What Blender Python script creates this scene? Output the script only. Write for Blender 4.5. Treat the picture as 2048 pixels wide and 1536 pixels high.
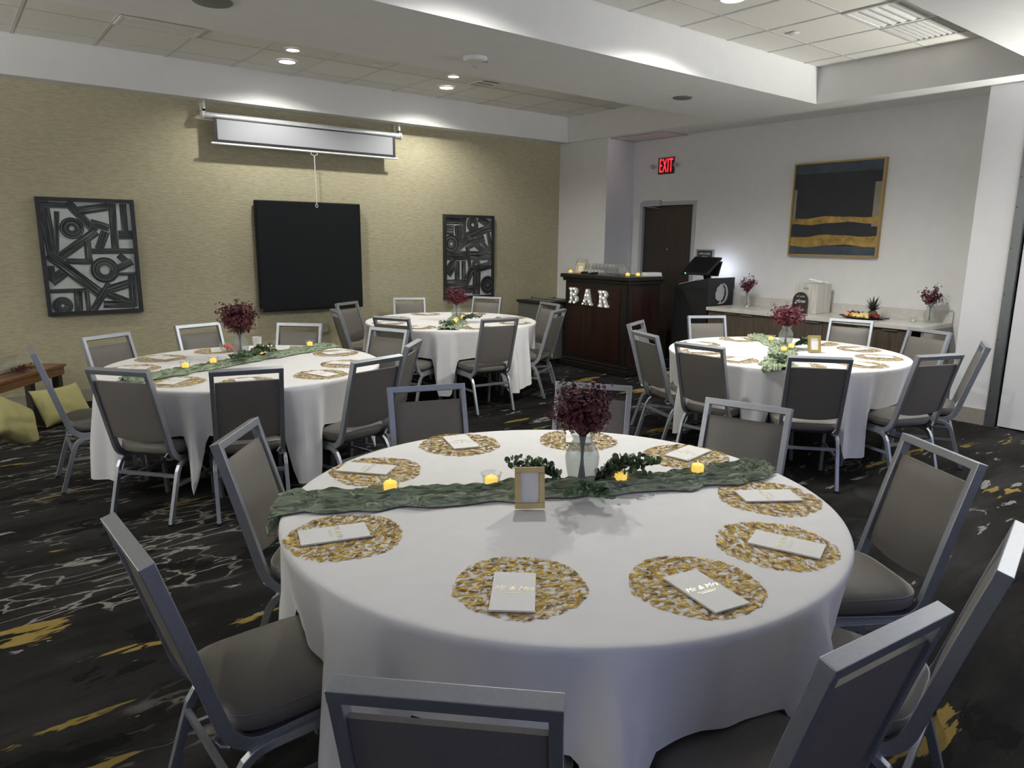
import bpy, bmesh, math, random
from mathutils import Vector, Matrix
PI = math.pi
random.seed(7)
for o in list(bpy.data.objects): bpy.data.objects.remove(o)
SC = bpy.context.scene
COL = SC.collection

# ------------------------------------------------------------------ camera
YAW, PITCH, ROLL, CH, FPX = 0.67129, 0.199754, 0.010331, 1.636, 1432.26
cd = bpy.data.cameras.new('camera'); cam = bpy.data.objects.new('camera', cd); COL.objects.link(cam)
cd.sensor_width = 36; cd.lens = FPX * 36 / 2048; cd.clip_start = 0.02; cd.clip_end = 60
fw = Vector((math.sin(YAW)*math.cos(PITCH), math.cos(YAW)*math.cos(PITCH), -math.sin(PITCH)))
rt = Vector((math.cos(YAW), -math.sin(YAW), 0)); up = rt.cross(fw)
r2 = rt*math.cos(ROLL) + up*math.sin(ROLL); u2 = up*math.cos(ROLL) - rt*math.sin(ROLL)
m = Matrix((r2, u2, -fw)).transposed().to_4x4(); m.translation = (0, 0, CH)
cam.matrix_world = m
SC.camera = cam

# ------------------------------------------------------------------ world (blue dusk seen through the windows behind the camera)
SKY_STRENGTH = 1.9
w = bpy.data.worlds.new('dusk'); SC.world = w; w.use_nodes = True
bg = w.node_tree.nodes['Background']; bg.inputs[0].default_value = (0.46, 0.53, 1.0, 1); bg.inputs[1].default_value = SKY_STRENGTH

# ------------------------------------------------------------------ exposure
LAMP_W = 88.0           # watts of each recessed ceiling lamp
FILL_W = 255.0         # watts of each unseen fill lamp added to lift the ambient light
vs = SC.view_settings
vs.view_transform = 'Standard'; vs.look = 'None'; vs.gamma = 1; vs.use_curve_mapping = False
vs.exposure = 0.25
SC.cycles.max_bounces = 8; SC.cycles.diffuse_bounces = 5; SC.cycles.transparent_max_bounces = 12
SC.cycles.sample_clamp_indirect = 4

# ------------------------------------------------------------------ room numbers (metres)
YB, X1, Y1, X2, HS, HT, X3 = 8.126, 7.308, 7.163, 7.84, 2.991, 3.335, 7.381
TAF, TAN, TAX = 7.915, 5.321, 7.256       # tray above the back wall
TBF, TBN, TBX = 4.068, 2.096, 7.092       # tray above the tables
XL, YF, TX0 = -3.5, -3.0, -1.13           # far sides of the room, left end of both trays

# ================================================================== materials
def nodes(name):
    mt = bpy.data.materials.new(name); mt.use_nodes = True
    nt = mt.node_tree; b = nt.nodes['Principled BSDF']
    return mt, nt, b
def N(nt, t, **kw):
    n = nt.nodes.new(t)
    for k, v in kw.items():
        if k in ('inputs',):
            for a, c in v.items(): n.inputs[a].default_value = c
        else: setattr(n, k, v)
    return n
def L(nt, a, b): nt.links.new(a, b)
def ramp(nt, src, stops, interp='LINEAR'):
    r = nt.nodes.new('ShaderNodeValToRGB'); r.color_ramp.interpolation = interp
    e = r.color_ramp.elements
    while len(e) < len(stops): e.new(0.5)
    for i, (p, c) in enumerate(stops):
        e[i].position = p; e[i].color = (c[0], c[1], c[2], 1) if not isinstance(c, (int, float)) else (c, c, c, 1)
    L(nt, src, r.inputs[0]); return r.outputs[0]
def plain(name, col, rough=0.5, metal=0.0, noise=0.06, nscale=30, bump=0.0, spec=None, coat=0):
    mt, nt, b = nodes(name)
    b.inputs['Roughness'].default_value = rough; b.inputs['Metallic'].default_value = metal
    if spec is not None: b.inputs['Specular IOR Level'].default_value = spec
    if coat: b.inputs['Coat Weight'].default_value = coat
    tc = N(nt, 'ShaderNodeTexCoord'); nz = N(nt, 'ShaderNodeTexNoise'); nz.inputs['Scale'].default_value = nscale; nz.inputs['Detail'].default_value = 3
    L(nt, tc.outputs['Object'], nz.inputs['Vector'])
    a = tuple(max(0, c*(1-noise)) for c in col); c2 = tuple(min(1, c*(1+noise)) for c in col)
    L(nt, ramp(nt, nz.outputs['Fac'], [(0.3, a), (0.7, c2)]), b.inputs['Base Color'])
    if bump:
        bp = N(nt, 'ShaderNodeBump'); bp.inputs['Strength'].default_value = bump; bp.inputs['Distance'].default_value = 0.004
        L(nt, nz.outputs['Fac'], bp.inputs['Height']); L(nt, bp.outputs[0], b.inputs['Normal'])
    return mt
def emit(name, col, strength):
    mt, nt, b = nodes(name)
    b.inputs['Base Color'].default_value = (*col, 1)
    b.inputs['Emission Color'].default_value = (*col, 1); b.inputs['Emission Strength'].default_value = strength
    return mt
def thin_glass(name, tint=(0.95, 0.97, 0.97), milk=0.06, gloss=1.0):
    mt = bpy.data.materials.new(name); mt.use_nodes = True; nt = mt.node_tree; nt.nodes.clear()
    out = N(nt, 'ShaderNodeOutputMaterial'); tr = N(nt, 'ShaderNodeBsdfTransparent'); tr.inputs[0].default_value = (*tint, 1)
    gl = N(nt, 'ShaderNodeBsdfGlossy'); gl.inputs['Roughness'].default_value = 0.04
    df = N(nt, 'ShaderNodeBsdfDiffuse'); df.inputs[0].default_value = (0.8, 0.82, 0.8, 1)
    lw = N(nt, 'ShaderNodeLayerWeight'); lw.inputs['Blend'].default_value = 0.5
    pw = N(nt, 'ShaderNodeMath', operation='POWER'); pw.inputs[1].default_value = 4.0; L(nt, lw.outputs['Facing'], pw.inputs[0])
    mul = N(nt, 'ShaderNodeMath', operation='MULTIPLY_ADD'); mul.inputs[1].default_value = 0.55*gloss; mul.inputs[2].default_value = 0.035*gloss; L(nt, pw.outputs[0], mul.inputs[0])
    m1 = N(nt, 'ShaderNodeMixShader'); m1.inputs[0].default_value = milk
    L(nt, tr.outputs[0], m1.inputs[1]); L(nt, df.outputs[0], m1.inputs[2])
    m2 = N(nt, 'ShaderNodeMixShader'); L(nt, mul.outputs[0], m2.inputs[0]); L(nt, m1.outputs[0], m2.inputs[1]); L(nt, gl.outputs[0], m2.inputs[2])
    L(nt, m2.outputs[0], out.inputs[0]); return mt
def wood(name, c1, c2, scale=(2, 30, 2), rough=0.4):
    mt, nt, b = nodes(name); b.inputs['Roughness'].default_value = rough
    tc = N(nt, 'ShaderNodeTexCoord'); mp = N(nt, 'ShaderNodeMapping'); mp.inputs['Scale'].default_value = scale
    nz = N(nt, 'ShaderNodeTexNoise'); nz.inputs['Scale'].default_value = 1.6; nz.inputs['Detail'].default_value = 6; nz.inputs['Distortion'].default_value = 0.6
    L(nt, tc.outputs['Object'], mp.inputs[0]); L(nt, mp.outputs[0], nz.inputs['Vector'])
    L(nt, ramp(nt, nz.outputs['Fac'], [(0.3, c1), (0.7, c2)]), b.inputs['Base Color'])
    bp = N(nt, 'ShaderNodeBump'); bp.inputs['Strength'].default_value = 0.08; bp.inputs['Distance'].default_value = 0.003
    L(nt, nz.outputs['Fac'], bp.inputs['Height']); L(nt, bp.outputs[0], b.inputs['Normal'])
    return mt

def carpet_mat():
    mt, nt, b = nodes('patterned_carpet'); b.inputs['Roughness'].default_value = 1.0; b.inputs['Specular IOR Level'].default_value = 0.1
    tc = N(nt, 'ShaderNodeTexCoord')
    def mapped(sx, sy, loc=(0, 0, 0), dist=0.0, dscale=2.0):
        mp = N(nt, 'ShaderNodeMapping'); mp.inputs['Scale'].default_value = (sx, sy, 1); mp.inputs['Location'].default_value = loc
        L(nt, tc.outputs['Object'], mp.inputs[0])
        if not dist: return mp.outputs[0]
        nz = N(nt, 'ShaderNodeTexNoise'); nz.inputs['Scale'].default_value = dscale; nz.inputs['Detail'].default_value = 4
        L(nt, mp.outputs[0], nz.inputs['Vector'])
        s = N(nt, 'ShaderNodeVectorMath', operation='SUBTRACT'); s.inputs[1].default_value = (0.5, 0.5, 0.5); L(nt, nz.outputs['Color'], s.inputs[0])
        k = N(nt, 'ShaderNodeVectorMath', operation='SCALE'); k.inputs['Scale'].default_value = dist; L(nt, s.outputs[0], k.inputs[0])
        a = N(nt, 'ShaderNodeVectorMath', operation='ADD'); L(nt, mp.outputs[0], a.inputs[0]); L(nt, k.outputs[0], a.inputs[1]); return a.outputs[0]
    def noise(vec, scale, detail=4, rough=0.55):
        n = N(nt, 'ShaderNodeTexNoise'); n.inputs['Scale'].default_value = scale; n.inputs['Detail'].default_value = detail; n.inputs['Roughness'].default_value = rough
        L(nt, vec, n.inputs['Vector']); return n.outputs['Fac']
    def mul(a, c):
        n = N(nt, 'ShaderNodeMath', operation='MULTIPLY'); L(nt, a, n.inputs[0]); L(nt, c, n.inputs[1]); return n.outputs[0]
    def mix(fac, a, c):
        n = N(nt, 'ShaderNodeMix', data_type='RGBA'); L(nt, fac, n.inputs[0])
        for s, v in ((6, a), (7, c)):
            if isinstance(v, tuple): n.inputs[s].default_value = (*v, 1)
            else: L(nt, v, n.inputs[s])
        return n.outputs[2]
    # ground: black to charcoal to dark brown, brushed along x
    g = noise(mapped(0.5, 2.2, dist=0.5), 1.6, 5, 0.6)
    base = ramp(nt, g, [(0.30, (0.004, 0.004, 0.005)), (0.45, (0.010, 0.0095, 0.009)), (0.56, (0.017, 0.016, 0.015)), (0.70, (0.030, 0.029, 0.030))])
    # pale vein network, only where a broad mask lets it through
    vo = N(nt, 'ShaderNodeTexVoronoi', feature='DISTANCE_TO_EDGE'); vo.inputs['Scale'].default_value = 5.2
    L(nt, mapped(0.72, 2.0, (3.1, 1.7, 0), 0.38, 3.0), vo.inputs['Vector'])
    vein = ramp(nt, vo.outputs['Distance'], [(0.03, 1.0), (0.05, 0.0)])
    vm = ramp(nt, noise(mapped(0.42, 1.1, (0.9, 5.2, 0)), 0.9, 4, 0.6), [(0.50, 0.0), (0.54, 1.0)])
    sx = N(nt, 'ShaderNodeSeparateXYZ'); L(nt, tc.outputs['Object'], sx.inputs[0])
    fall = N(nt, 'ShaderNodeMapRange', interpolation_type='SMOOTHSTEP'); fall.inputs['From Min'].default_value = 0.6; fall.inputs['From Max'].default_value = 2.6; fall.inputs['To Min'].default_value = 0.0; fall.inputs['To Max'].default_value = 0.11
    L(nt, sx.outputs[0], fall.inputs[0])
    vn = noise(mapped(0.42, 1.1, (0.9, 5.2, 0)), 0.9, 4, 0.6)
    vsub = N(nt, 'ShaderNodeMath', operation='SUBTRACT'); L(nt, vn, vsub.inputs[0]); L(nt, fall.outputs[0], vsub.inputs[1])
    vm = ramp(nt, vsub.outputs[0], [(0.50, 0.0), (0.54, 1.0)])
    c = mix(mul(vein, vm), base, (0.20, 0.185, 0.165))
    # torn grey flecks
    fl = ramp(nt, noise(mapped(0.55, 2.0, (7, 2, 0), 0.4), 5.0, 5, 0.62), [(0.642, 0.0), (0.652, 1.0)])
    c = mix(fl, c, (0.235, 0.225, 0.21))
    # gold patches
    gd = ramp(nt, noise(mapped(0.32, 1.9, (2.2, 9.1, 0), 0.35), 2.6, 5, 0.62), [(0.625, 0.0), (0.635, 1.0)])
    c = mix(gd, c, (0.23, 0.165, 0.045))
    # black ragged holes
    bk = ramp(nt, noise(mapped(0.6, 1.6, (5.2, 0.1, 0), 0.4), 2.6, 5, 0.6), [(0.60, 0.0), (0.615, 1.0)])
    c = mix(bk, c, (0.004, 0.004, 0.004))
    pile = noise(mapped(1, 1), 260, 2)
    c2 = N(nt, 'ShaderNodeMix', data_type='RGBA', blend_type='MULTIPLY'); c2.inputs[0].default_value = 0.5
    L(nt, c, c2.inputs[6]); L(nt, ramp(nt, pile, [(0.3, 0.55), (0.7, 1.0)]), c2.inputs[7])
    L(nt, c2.outputs[2], b.inputs['Base Color'])
    bp = N(nt, 'ShaderNodeBump'); bp.inputs['Strength'].default_value = 0.6; bp.inputs['Distance'].default_value = 0.004
    L(nt, pile, bp.inputs['Height']); L(nt, bp.outputs[0], b.inputs['Normal'])
    return mt

def wallpaper_mat():
    mt, nt, b = nodes('grasscloth_wallpaper'); b.inputs['Roughness'].default_value = 0.75
    tc = N(nt, 'ShaderNodeTexCoord'); mp = N(nt, 'ShaderNodeMapping'); mp.inputs['Scale'].default_value = (14, 14, 75)
    L(nt, tc.outputs['Object'], mp.inputs[0])
    nz = N(nt, 'ShaderNodeTexNoise'); nz.inputs['Scale'].default_value = 1.0; nz.inputs['Detail'].default_value = 5; nz.inputs['Roughness'].default_value = 0.6
    L(nt, mp.outputs[0], nz.inputs['Vector'])
    L(nt, ramp(nt, nz.outputs['Fac'], [(0.3, (0.37, 0.335, 0.215)), (0.7, (0.50, 0.46, 0.315))]), b.inputs['Base Color'])
    bp = N(nt, 'ShaderNodeBump'); bp.inputs['Strength'].default_value = 0.55; bp.inputs['Distance'].default_value = 0.006
    L(nt, nz.outputs['Fac'], bp.inputs['Height']); L(nt, bp.outputs[0], b.inputs['Normal'])
    return mt

def foil_mat():
    """lace of crumpled gold foil with open gaps"""
    mt = bpy.data.materials.new('gold_foil_lace'); mt.use_nodes = True; nt = mt.node_tree; b = nt.nodes['Principled BSDF']; out = nt.nodes['Material Output']
    b.inputs['Metallic'].default_value = 1.0; b.inputs['Roughness'].default_value = 0.30
    tc = N(nt, 'ShaderNodeTexCoord'); oi = N(nt, 'ShaderNodeObjectInfo')
    off = N(nt, 'ShaderNodeVectorMath', operation='SCALE'); off.inputs['Scale'].default_value = 37.0
    L(nt, oi.outputs['Random'], off.inputs[0])
    cmb = N(nt, 'ShaderNodeCombineXYZ'); L(nt, oi.outputs['Random'], cmb.inputs[0]); L(nt, oi.outputs['Random'], cmb.inputs[1]); L(nt, cmb.outputs[0], off.inputs[0])
    ad = N(nt, 'ShaderNodeVectorMath', operation='ADD'); L(nt, tc.outputs['Object'], ad.inputs[0]); L(nt, off.outputs[0], ad.inputs[1])
    mp = N(nt, 'ShaderNodeMapping'); mp.inputs['Scale'].default_value = (1.0, 1.5, 1); L(nt, ad.outputs[0], mp.inputs[0])
    nz = N(nt, 'ShaderNodeTexNoise'); nz.inputs['Scale'].default_value = 58; nz.inputs['Detail'].default_value = 5; nz.inputs['Roughness'].default_value = 0.66; nz.inputs['Distortion'].default_value = 0.8
    L(nt, mp.outputs[0], nz.inputs['Vector'])
    mask = ramp(nt, nz.outputs['Fac'], [(0.490, 0.0), (0.50, 1.0)])
    n2 = N(nt, 'ShaderNodeTexNoise'); n2.inputs['Scale'].default_value = 30; n2.inputs['Detail'].default_value = 4; L(nt, mp.outputs[0], n2.inputs['Vector'])
    L(nt, ramp(nt, n2.outputs['Fac'], [(0.38, (0.24, 0.13, 0.03)), (0.50, (0.68, 0.44, 0.09)), (0.60, (1.0, 0.74, 0.22))]), b.inputs['Base Color'])
    n3 = N(nt, 'ShaderNodeTexNoise'); n3.inputs['Scale'].default_value = 240; n3.inputs['Detail'].default_value = 3; L(nt, mp.outputs[0], n3.inputs['Vector'])
    bp = N(nt, 'ShaderNodeBump'); bp.inputs['Strength'].default_value = 1.0; bp.inputs['Distance'].default_value = 0.012
    L(nt, n3.outputs['Fac'], bp.inputs['Height']); L(nt, bp.outputs[0], b.inputs['Normal'])
    tr = N(nt, 'ShaderNodeBsdfTransparent'); mx = N(nt, 'ShaderNodeMixShader')
    L(nt, mask, mx.inputs[0]); L(nt, tr.outputs[0], mx.inputs[1]); L(nt, b.outputs[0], mx.inputs[2]); L(nt, mx.outputs[0], out.inputs[0])
    return mt

def stroke_mat():
    """dry brush ink: dark with pale streaks along the stroke (uv.x runs across the stroke)"""
    mt, nt, b = nodes('brushed_ink'); b.inputs['Roughness'].default_value = 0.5
    uv = N(nt, 'ShaderNodeUVMap'); mp = N(nt, 'ShaderNodeMapping'); mp.inputs['Scale'].default_value = (13, 0.7, 1); L(nt, uv.outputs[0], mp.inputs[0])
    nz = N(nt, 'ShaderNodeTexNoise'); nz.inputs['Scale'].default_value = 1.2; nz.inputs['Detail'].default_value = 4; L(nt, mp.outputs[0], nz.inputs['Vector'])
    L(nt, ramp(nt, nz.outputs['Fac'], [(0.40, (0.007, 0.007, 0.007)), (0.52, (0.035, 0.035, 0.034)), (0.66, (0.38, 0.37, 0.34))]), b.inputs['Base Color'])
    return mt

M = {}
M['carpet'] = carpet_mat()
M['wallpaper'] = wallpaper_mat()
M['white_wall'] = plain('white_wall_paint', (0.76, 0.755, 0.76), 0.6, noise=0.02, nscale=8)
M['pil_white'] = plain('white_gloss_paint', (0.80, 0.80, 0.82), 0.45, noise=0.02, nscale=5)
M['ceiling'] = plain('ceiling_paint', (0.76, 0.76, 0.745), 0.6, noise=0.02, nscale=6)
M['tile'] = plain('acoustic_tile', (0.74, 0.725, 0.67), 0.9, noise=0.06, nscale=220, bump=0.3)
M['rail'] = plain('tee_rail_paint', (0.56, 0.55, 0.52), 0.5)
M['baseboard'] = plain('taupe_baseboard', (0.33, 0.30, 0.265), 0.5)
M['silver'] = plain('silver_powder_coat', (0.40, 0.42, 0.455), 0.38, 0.75, noise=0.05, nscale=120)
M['vinyl'] = plain('taupe_grey_vinyl', (0.150, 0.138, 0.122), 0.48, noise=0.08, nscale=160, bump=0.05)
M['cloth'] = plain('white_table_linen', (0.80, 0.79, 0.79), 0.8, noise=0.02, nscale=14)
def gauze_mat(name, col, ang):
    mt, nt, b = nodes(name); b.inputs['Roughness'].default_value = 0.95; b.inputs['Specular IOR Level'].default_value = 0.1
    tc = N(nt, 'ShaderNodeTexCoord'); mp = N(nt, 'ShaderNodeMapping'); mp.inputs['Rotation'].default_value = (0, 0, -ang)
    L(nt, tc.outputs['Object'], mp.inputs[0])
    m2 = N(nt, 'ShaderNodeMapping'); m2.inputs['Scale'].default_value = (11, 95, 60); L(nt, mp.outputs[0], m2.inputs[0])
    nz = N(nt, 'ShaderNodeTexNoise'); nz.inputs['Scale'].default_value = 1.0; nz.inputs['Detail'].default_value = 4; nz.inputs['Distortion'].default_value = 1.2; L(nt, m2.outputs[0], nz.inputs['Vector'])
    L(nt, ramp(nt, nz.outputs['Fac'], [(0.34, tuple(c*.42 for c in col)), (0.5, col), (0.66, tuple(min(1, c*1.5) for c in col))]), b.inputs['Base Color'])  # light and dark of the wrinkles painted into the colour, along with the bump
    bp = N(nt, 'ShaderNodeBump'); bp.inputs['Strength'].default_value = 0.9; bp.inputs['Distance'].default_value = 0.012
    L(nt, nz.outputs['Fac'], bp.inputs['Height']); L(nt, bp.outputs[0], b.inputs['Normal']); return mt
M['gauze'] = gauze_mat('sage_green_gauze', (0.33, 0.375, 0.265), -.49)
M['gauze_left'] = gauze_mat('green_gauze', (0.28, 0.34, 0.23), .41)
M['gauze_pale'] = gauze_mat('pale_sage_gauze', (0.36, 0.42, 0.29), .70)
M['paper'] = plain('white_paper', (0.84, 0.83, 0.81), 0.7, noise=0.015)
M['gold_ink'] = plain('gold_print', (0.62, 0.53, 0.33), 0.35, 0.6)
M['foil'] = foil_mat()
M['glass'] = thin_glass('clear_glass', tint=(0.97, 0.975, 0.97), milk=0.06, gloss=1.4)
M['vase_glass'] = thin_glass('hazy_vase_glass', tint=(0.88, 0.90, 0.885), milk=0.12, gloss=0.9)
M['pane'] = thin_glass('window_pane', milk=0.0, gloss=0.6)
M['art_glass'] = thin_glass('picture_glazing', milk=0.0, gloss=0.5)
M['candle'] = emit('glowing_yellow_candle', (1.0, 0.68, 0.12), 0.75)
M['burgundy'] = plain('burgundy_petals', (0.080, 0.006, 0.015), 0.6, noise=0.55, nscale=55)
M['burgundy_light'] = plain('rose_burgundy_petals', (0.12, 0.009, 0.024), 0.6, noise=0.55, nscale=55)
M['stem'] = plain('dark_stem', (0.025, 0.016, 0.014), 0.6)
M['leaf'] = plain('eucalyptus_leaf', (0.085, 0.14, 0.065), 0.5, noise=0.5, nscale=30)
M['leaf_pale'] = plain('dusty_leaf', (0.15, 0.21, 0.13), 0.6, noise=0.4, nscale=30)
M['brass'] = plain('pale_gold_frame', (0.50, 0.38, 0.14), 0.35, 0.5)
M['black'] = plain('matte_black', (0.010, 0.010, 0.011), 0.5)
M['tv_black'] = plain('black_panel_face', (0.005, 0.006, 0.007), 0.5, spec=0.15)
M['frame_dark'] = plain('dark_picture_frame', (0.030, 0.028, 0.028), 0.35, 0.2)
M['art_paper'] = plain('art_paper', (0.80, 0.78, 0.73), 0.7)
M['ink'] = stroke_mat()
M['ink_black'] = plain('solid_ink', (0.008, 0.008, 0.008), 0.5)
M['mahogany'] = wood('dark_mahogany', (0.012, 0.004, 0.003), (0.030, 0.010, 0.007), (14, 14, 1), 0.3)
M['espresso'] = wood('espresso_wood', (0.008, 0.006, 0.005), (0.017, 0.012, 0.010), (14, 14, 1.2), 0.32)
M['door_wood'] = wood('walnut_door', (0.022, 0.016, 0.012), (0.038, 0.028, 0.021), (22, 22, 1), 0.4)
M['cab_wood'] = wood('brown_cabinet_laminate', (0.060, 0.043, 0.030), (0.105, 0.080, 0.058), (30, 30, 1.5), 0.45)
M['bench_wood'] = wood('orange_bench_wood', (0.10, 0.045, 0.018), (0.20, 0.10, 0.04), (4, 30, 30), 0.35)
M['dark_leg'] = wood('dark_bench_leg', (0.012, 0.010, 0.008), (0.022, 0.018, 0.014), (20, 20, 2), 0.5)
M['stone'] = plain('pale_stone_counter', (0.62, 0.60, 0.56), 0.25, noise=0.05, nscale=18)
M['steel'] = plain('brushed_steel', (0.42, 0.42, 0.42), 0.35, 0.9)
M['steel_dark'] = plain('grey_steel_strip', (0.17, 0.18, 0.19), 0.45, 0.7)
M['cool_grey'] = plain('grey_cooler_steel', (0.16, 0.165, 0.16), 0.4, 0.4)
M['white_plastic'] = plain('white_plastic', (0.72, 0.72, 0.70), 0.4)
M['screen_white'] = plain('projection_fabric', (0.34, 0.35, 0.37), 0.8, noise=0.01)
M['screen_case'] = plain('grey_screen_case', (0.48, 0.49, 0.50), 0.35, 0.3)
M['lamp'] = emit('lamp_lens', (1.0, 0.97, 0.90), 22)
M['disc_dim'] = emit('dim_glow_disc', (1.0, 0.97, 0.90), 5)
M['bulb'] = emit('marquee_bulb', (1.0, 0.97, 0.88), 1.6)
M['marquee'] = plain('white_marquee_metal', (0.70, 0.70, 0.68), 0.45)
M['red'] = emit('red_exit_letters', (1.0, 0.02, 0.03), 2.4)
M['sign_plate'] = plain('dark_red_acrylic', (0.06, 0.008, 0.010), 0.3)
M['navy'] = plain('near_black_navy_paint', (0.012, 0.014, 0.020), 0.6, noise=0.3, nscale=6)
M['slate'] = plain('slate_blue_paint', (0.035, 0.052, 0.072), 0.6, noise=0.25, nscale=8)
M['gold_paint'] = plain('gold_leaf_paint', (0.34, 0.22, 0.06), 0.45, 0.35, noise=0.4, nscale=14)
M['beige_paint'] = plain('greyish_beige_paint', (0.25, 0.215, 0.17), 0.7, noise=0.12, nscale=12)
M['gold_frame'] = plain('gilt_wood_frame', (0.36, 0.25, 0.10), 0.4, 0.4)
M['olive'] = plain('olive_yellow_fabric', (0.42, 0.385, 0.165), 0.9, noise=0.10, nscale=120, bump=0.1)
M['orange'] = plain('melon_flesh', (0.85, 0.36, 0.13), 0.5)
M['yellow'] = plain('pineapple_flesh', (0.82, 0.68, 0.22), 0.5)
M['berry'] = plain('strawberry_red', (0.17, 0.012, 0.018), 0.4)
M['grape'] = plain('black_grape', (0.010, 0.008, 0.012), 0.35)
M['cheese'] = plain('cream_cheese', (0.82, 0.76, 0.58), 0.6)
M['pine_skin'] = plain('pineapple_skin', (0.07, 0.055, 0.02), 0.7, noise=0.4, nscale=60)
M['pine_leaf'] = plain('pineapple_leaf', (0.035, 0.055, 0.04), 0.5, noise=0.3)
M['whitewash'] = wood('whitewashed_wood', (0.50, 0.48, 0.42), (0.70, 0.68, 0.62), (26, 26, 2), 0.6)
M['emblem'] = plain('pale_grey_emblem', (0.42, 0.42, 0.46), 0.4)
M['sign_white'] = plain('white_lettering', (0.75, 0.75, 0.75), 0.5)
M['sign_grey'] = plain('grey_sign_border', (0.33, 0.34, 0.33), 0.5)
M['sign_face'] = plain('dark_green_sign', (0.02, 0.028, 0.025), 0.5)
M['tablet'] = emit('lit_monitor', (0.80, 0.86, 1.0), 6.0)
M['led'] = emit('green_led', (0.1, 1.0, 0.6), 6.0)
M['tomato'] = plain('red_fruit', (0.62, 0.06, 0.035), 0.4)
M['grille'] = plain('grey_speaker_mesh', (0.16, 0.155, 0.15), 0.7, noise=0.3, nscale=300)
M['vent_grey'] = plain('grey_vent', (0.45, 0.45, 0.43), 0.6)
M['frame_paint'] = plain('grey_door_frame', (0.44, 0.44, 0.47), 0.45, noise=0.02)
M['concrete'] = plain('plain_backing', (0.3, 0.3, 0.3), 0.8)

# ================================================================== mesh helpers
class MB:
    def __init__(s): s.v = []; s.f = []; s.uv = {}
    def add(s, vs, fs):
        k = len(s.v); s.v += [tuple(v) for v in vs]; s.f += [tuple(i+k for i in f) for f in fs]
    def box(s, x0, x1, y0, y1, z0, z1):
        x0, x1 = min(x0, x1), max(x0, x1); y0, y1 = min(y0, y1), max(y0, y1); z0, z1 = min(z0, z1), max(z0, z1)
        s.add([(x0,y0,z0),(x1,y0,z0),(x1,y1,z0),(x0,y1,z0),(x0,y0,z1),(x1,y0,z1),(x1,y1,z1),(x0,y1,z1)],
              [(3,2,1,0),(4,5,6,7),(0,1,5,4),(1,2,6,5),(2,3,7,6),(3,0,4,7)]); return s
    def obox(s, c, X, Y, Z):
        c, X, Y, Z = map(Vector, (c, X, Y, Z))
        pts = [c + X*a + Y*b + Z*d for d in (-1, 1) for a, b in ((-1,-1),(1,-1),(1,1),(-1,1))]
        s.add(pts, [(3,2,1,0),(4,5,6,7),(0,1,5,4),(1,2,6,5),(2,3,7,6),(3,0,4,7)]); return s
    def rings(s, rings, cap=True, closed=False):
        n = len(rings[0]); k = len(s.v); R = len(rings)
        for r in rings: s.v += [tuple(p) for p in r]
        for i in range(R if closed else R-1):
            a = k + i*n; b = k + ((i+1) % R)*n
            for j in range(n): s.f.append((a+j, a+(j+1) % n, b+(j+1) % n, b+j))
        if cap and not closed:
            s.f.append(tuple(k+j for j in reversed(range(n)))); s.f.append(tuple(k+(R-1)*n+j for j in range(n)))
        return s
    def lathe(s, prof, n=24, c=(0, 0, 0), cap=True):
        return s.rings([[(c[0]+r*math.cos(2*PI*j/n), c[1]+r*math.sin(2*PI*j/n), c[2]+z) for j in range(n)] for r, z in prof], cap)
    def tube(s, path, r, n=8, cap=True, closed=False):
        path = [Vector(p) for p in path]; R = []; prev = None; m = len(path)
        for i, p in enumerate(path):
            if closed: t = path[(i+1) % m] - path[i-1]
            else: t = path[min(i+1, m-1)] - path[max(i-1, 0)]
            t.normalize()
            if prev is None:
                a = Vector((0, 0, 1)) if abs(t.z) < 0.9 else Vector((1, 0, 0)); u = t.cross(a).normalized()
            else: u = (prev - t*prev.dot(t)).normalized()
            prev = u; v = t.cross(u); rr = r[i] if isinstance(r, (list, tuple)) else r
            R.append([p + u*rr*math.cos(2*PI*j/n) + v*rr*math.sin(2*PI*j/n) for j in range(n)])
        return s.rings(R, cap, closed)
    def prism(s, poly, axis, a, b):
        """extrude a 2D polygon; axis names the extrusion axis, the polygon lies in the other two"""
        def P(p, h):
            return {'x': (h, p[0], p[1]), 'y': (p[0], h, p[1]), 'z': (p[0], p[1], h)}[axis]
        n = len(poly); k = len(s.v); s.v += [P(p, a) for p in poly] + [P(p, b) for p in poly]
        s.f.append(tuple(k+i for i in range(n))); s.f.append(tuple(k+n+i for i in reversed(range(n))))
        for i in range(n): s.f.append((k+i, k+(i+1) % n, k+n+(i+1) % n, k+n+i))
        return s
    def sphere(s, c, r, n=10, m=6, sz=1.0):
        pr = [(r*math.sin(PI*i/m) if 0 < i < m else r*0.02, -r*sz*math.cos(PI*i/m)) for i in range(m+1)]
        return s.lathe(pr, n, c)
    def mesh(s, name, smooth=False, fix=True):
        me = bpy.data.meshes.new(name); me.from_pydata(s.v, [], s.f); me.update()
        if fix:
            bm = bmesh.new(); bm.from_mesh(me); bmesh.ops.recalc_face_normals(bm, faces=bm.faces); bm.to_mesh(me); bm.free()
        if smooth:
            me.polygons.foreach_set('use_smooth', [True]*len(me.polygons))
            me.set_sharp_from_angle(angle=math.radians(40))
        return me
    def build(s, name, mat, parent=None, smooth=False, fix=True, bevel=0, **tags):
        me = s.mesh(name, smooth, fix); me.materials.append(M[mat])
        return place(name, me, parent, bevel, **tags)
def place(name, me, parent=None, bevel=0, loc=None, rot=None, **tags):
    o = bpy.data.objects.new(name, me); COL.objects.link(o)
    if parent: o.parent = parent
    if loc is not None: o.location = loc
    if rot is not None: o.rotation_euler = rot
    if bevel:
        b = o.modifiers.new('bevel', 'BEVEL'); b.width = bevel; b.segments = 2; b.limit_method = 'ANGLE'
    for k, v in tags.items():
        if v is not None: o[k] = v
    return o
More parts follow.
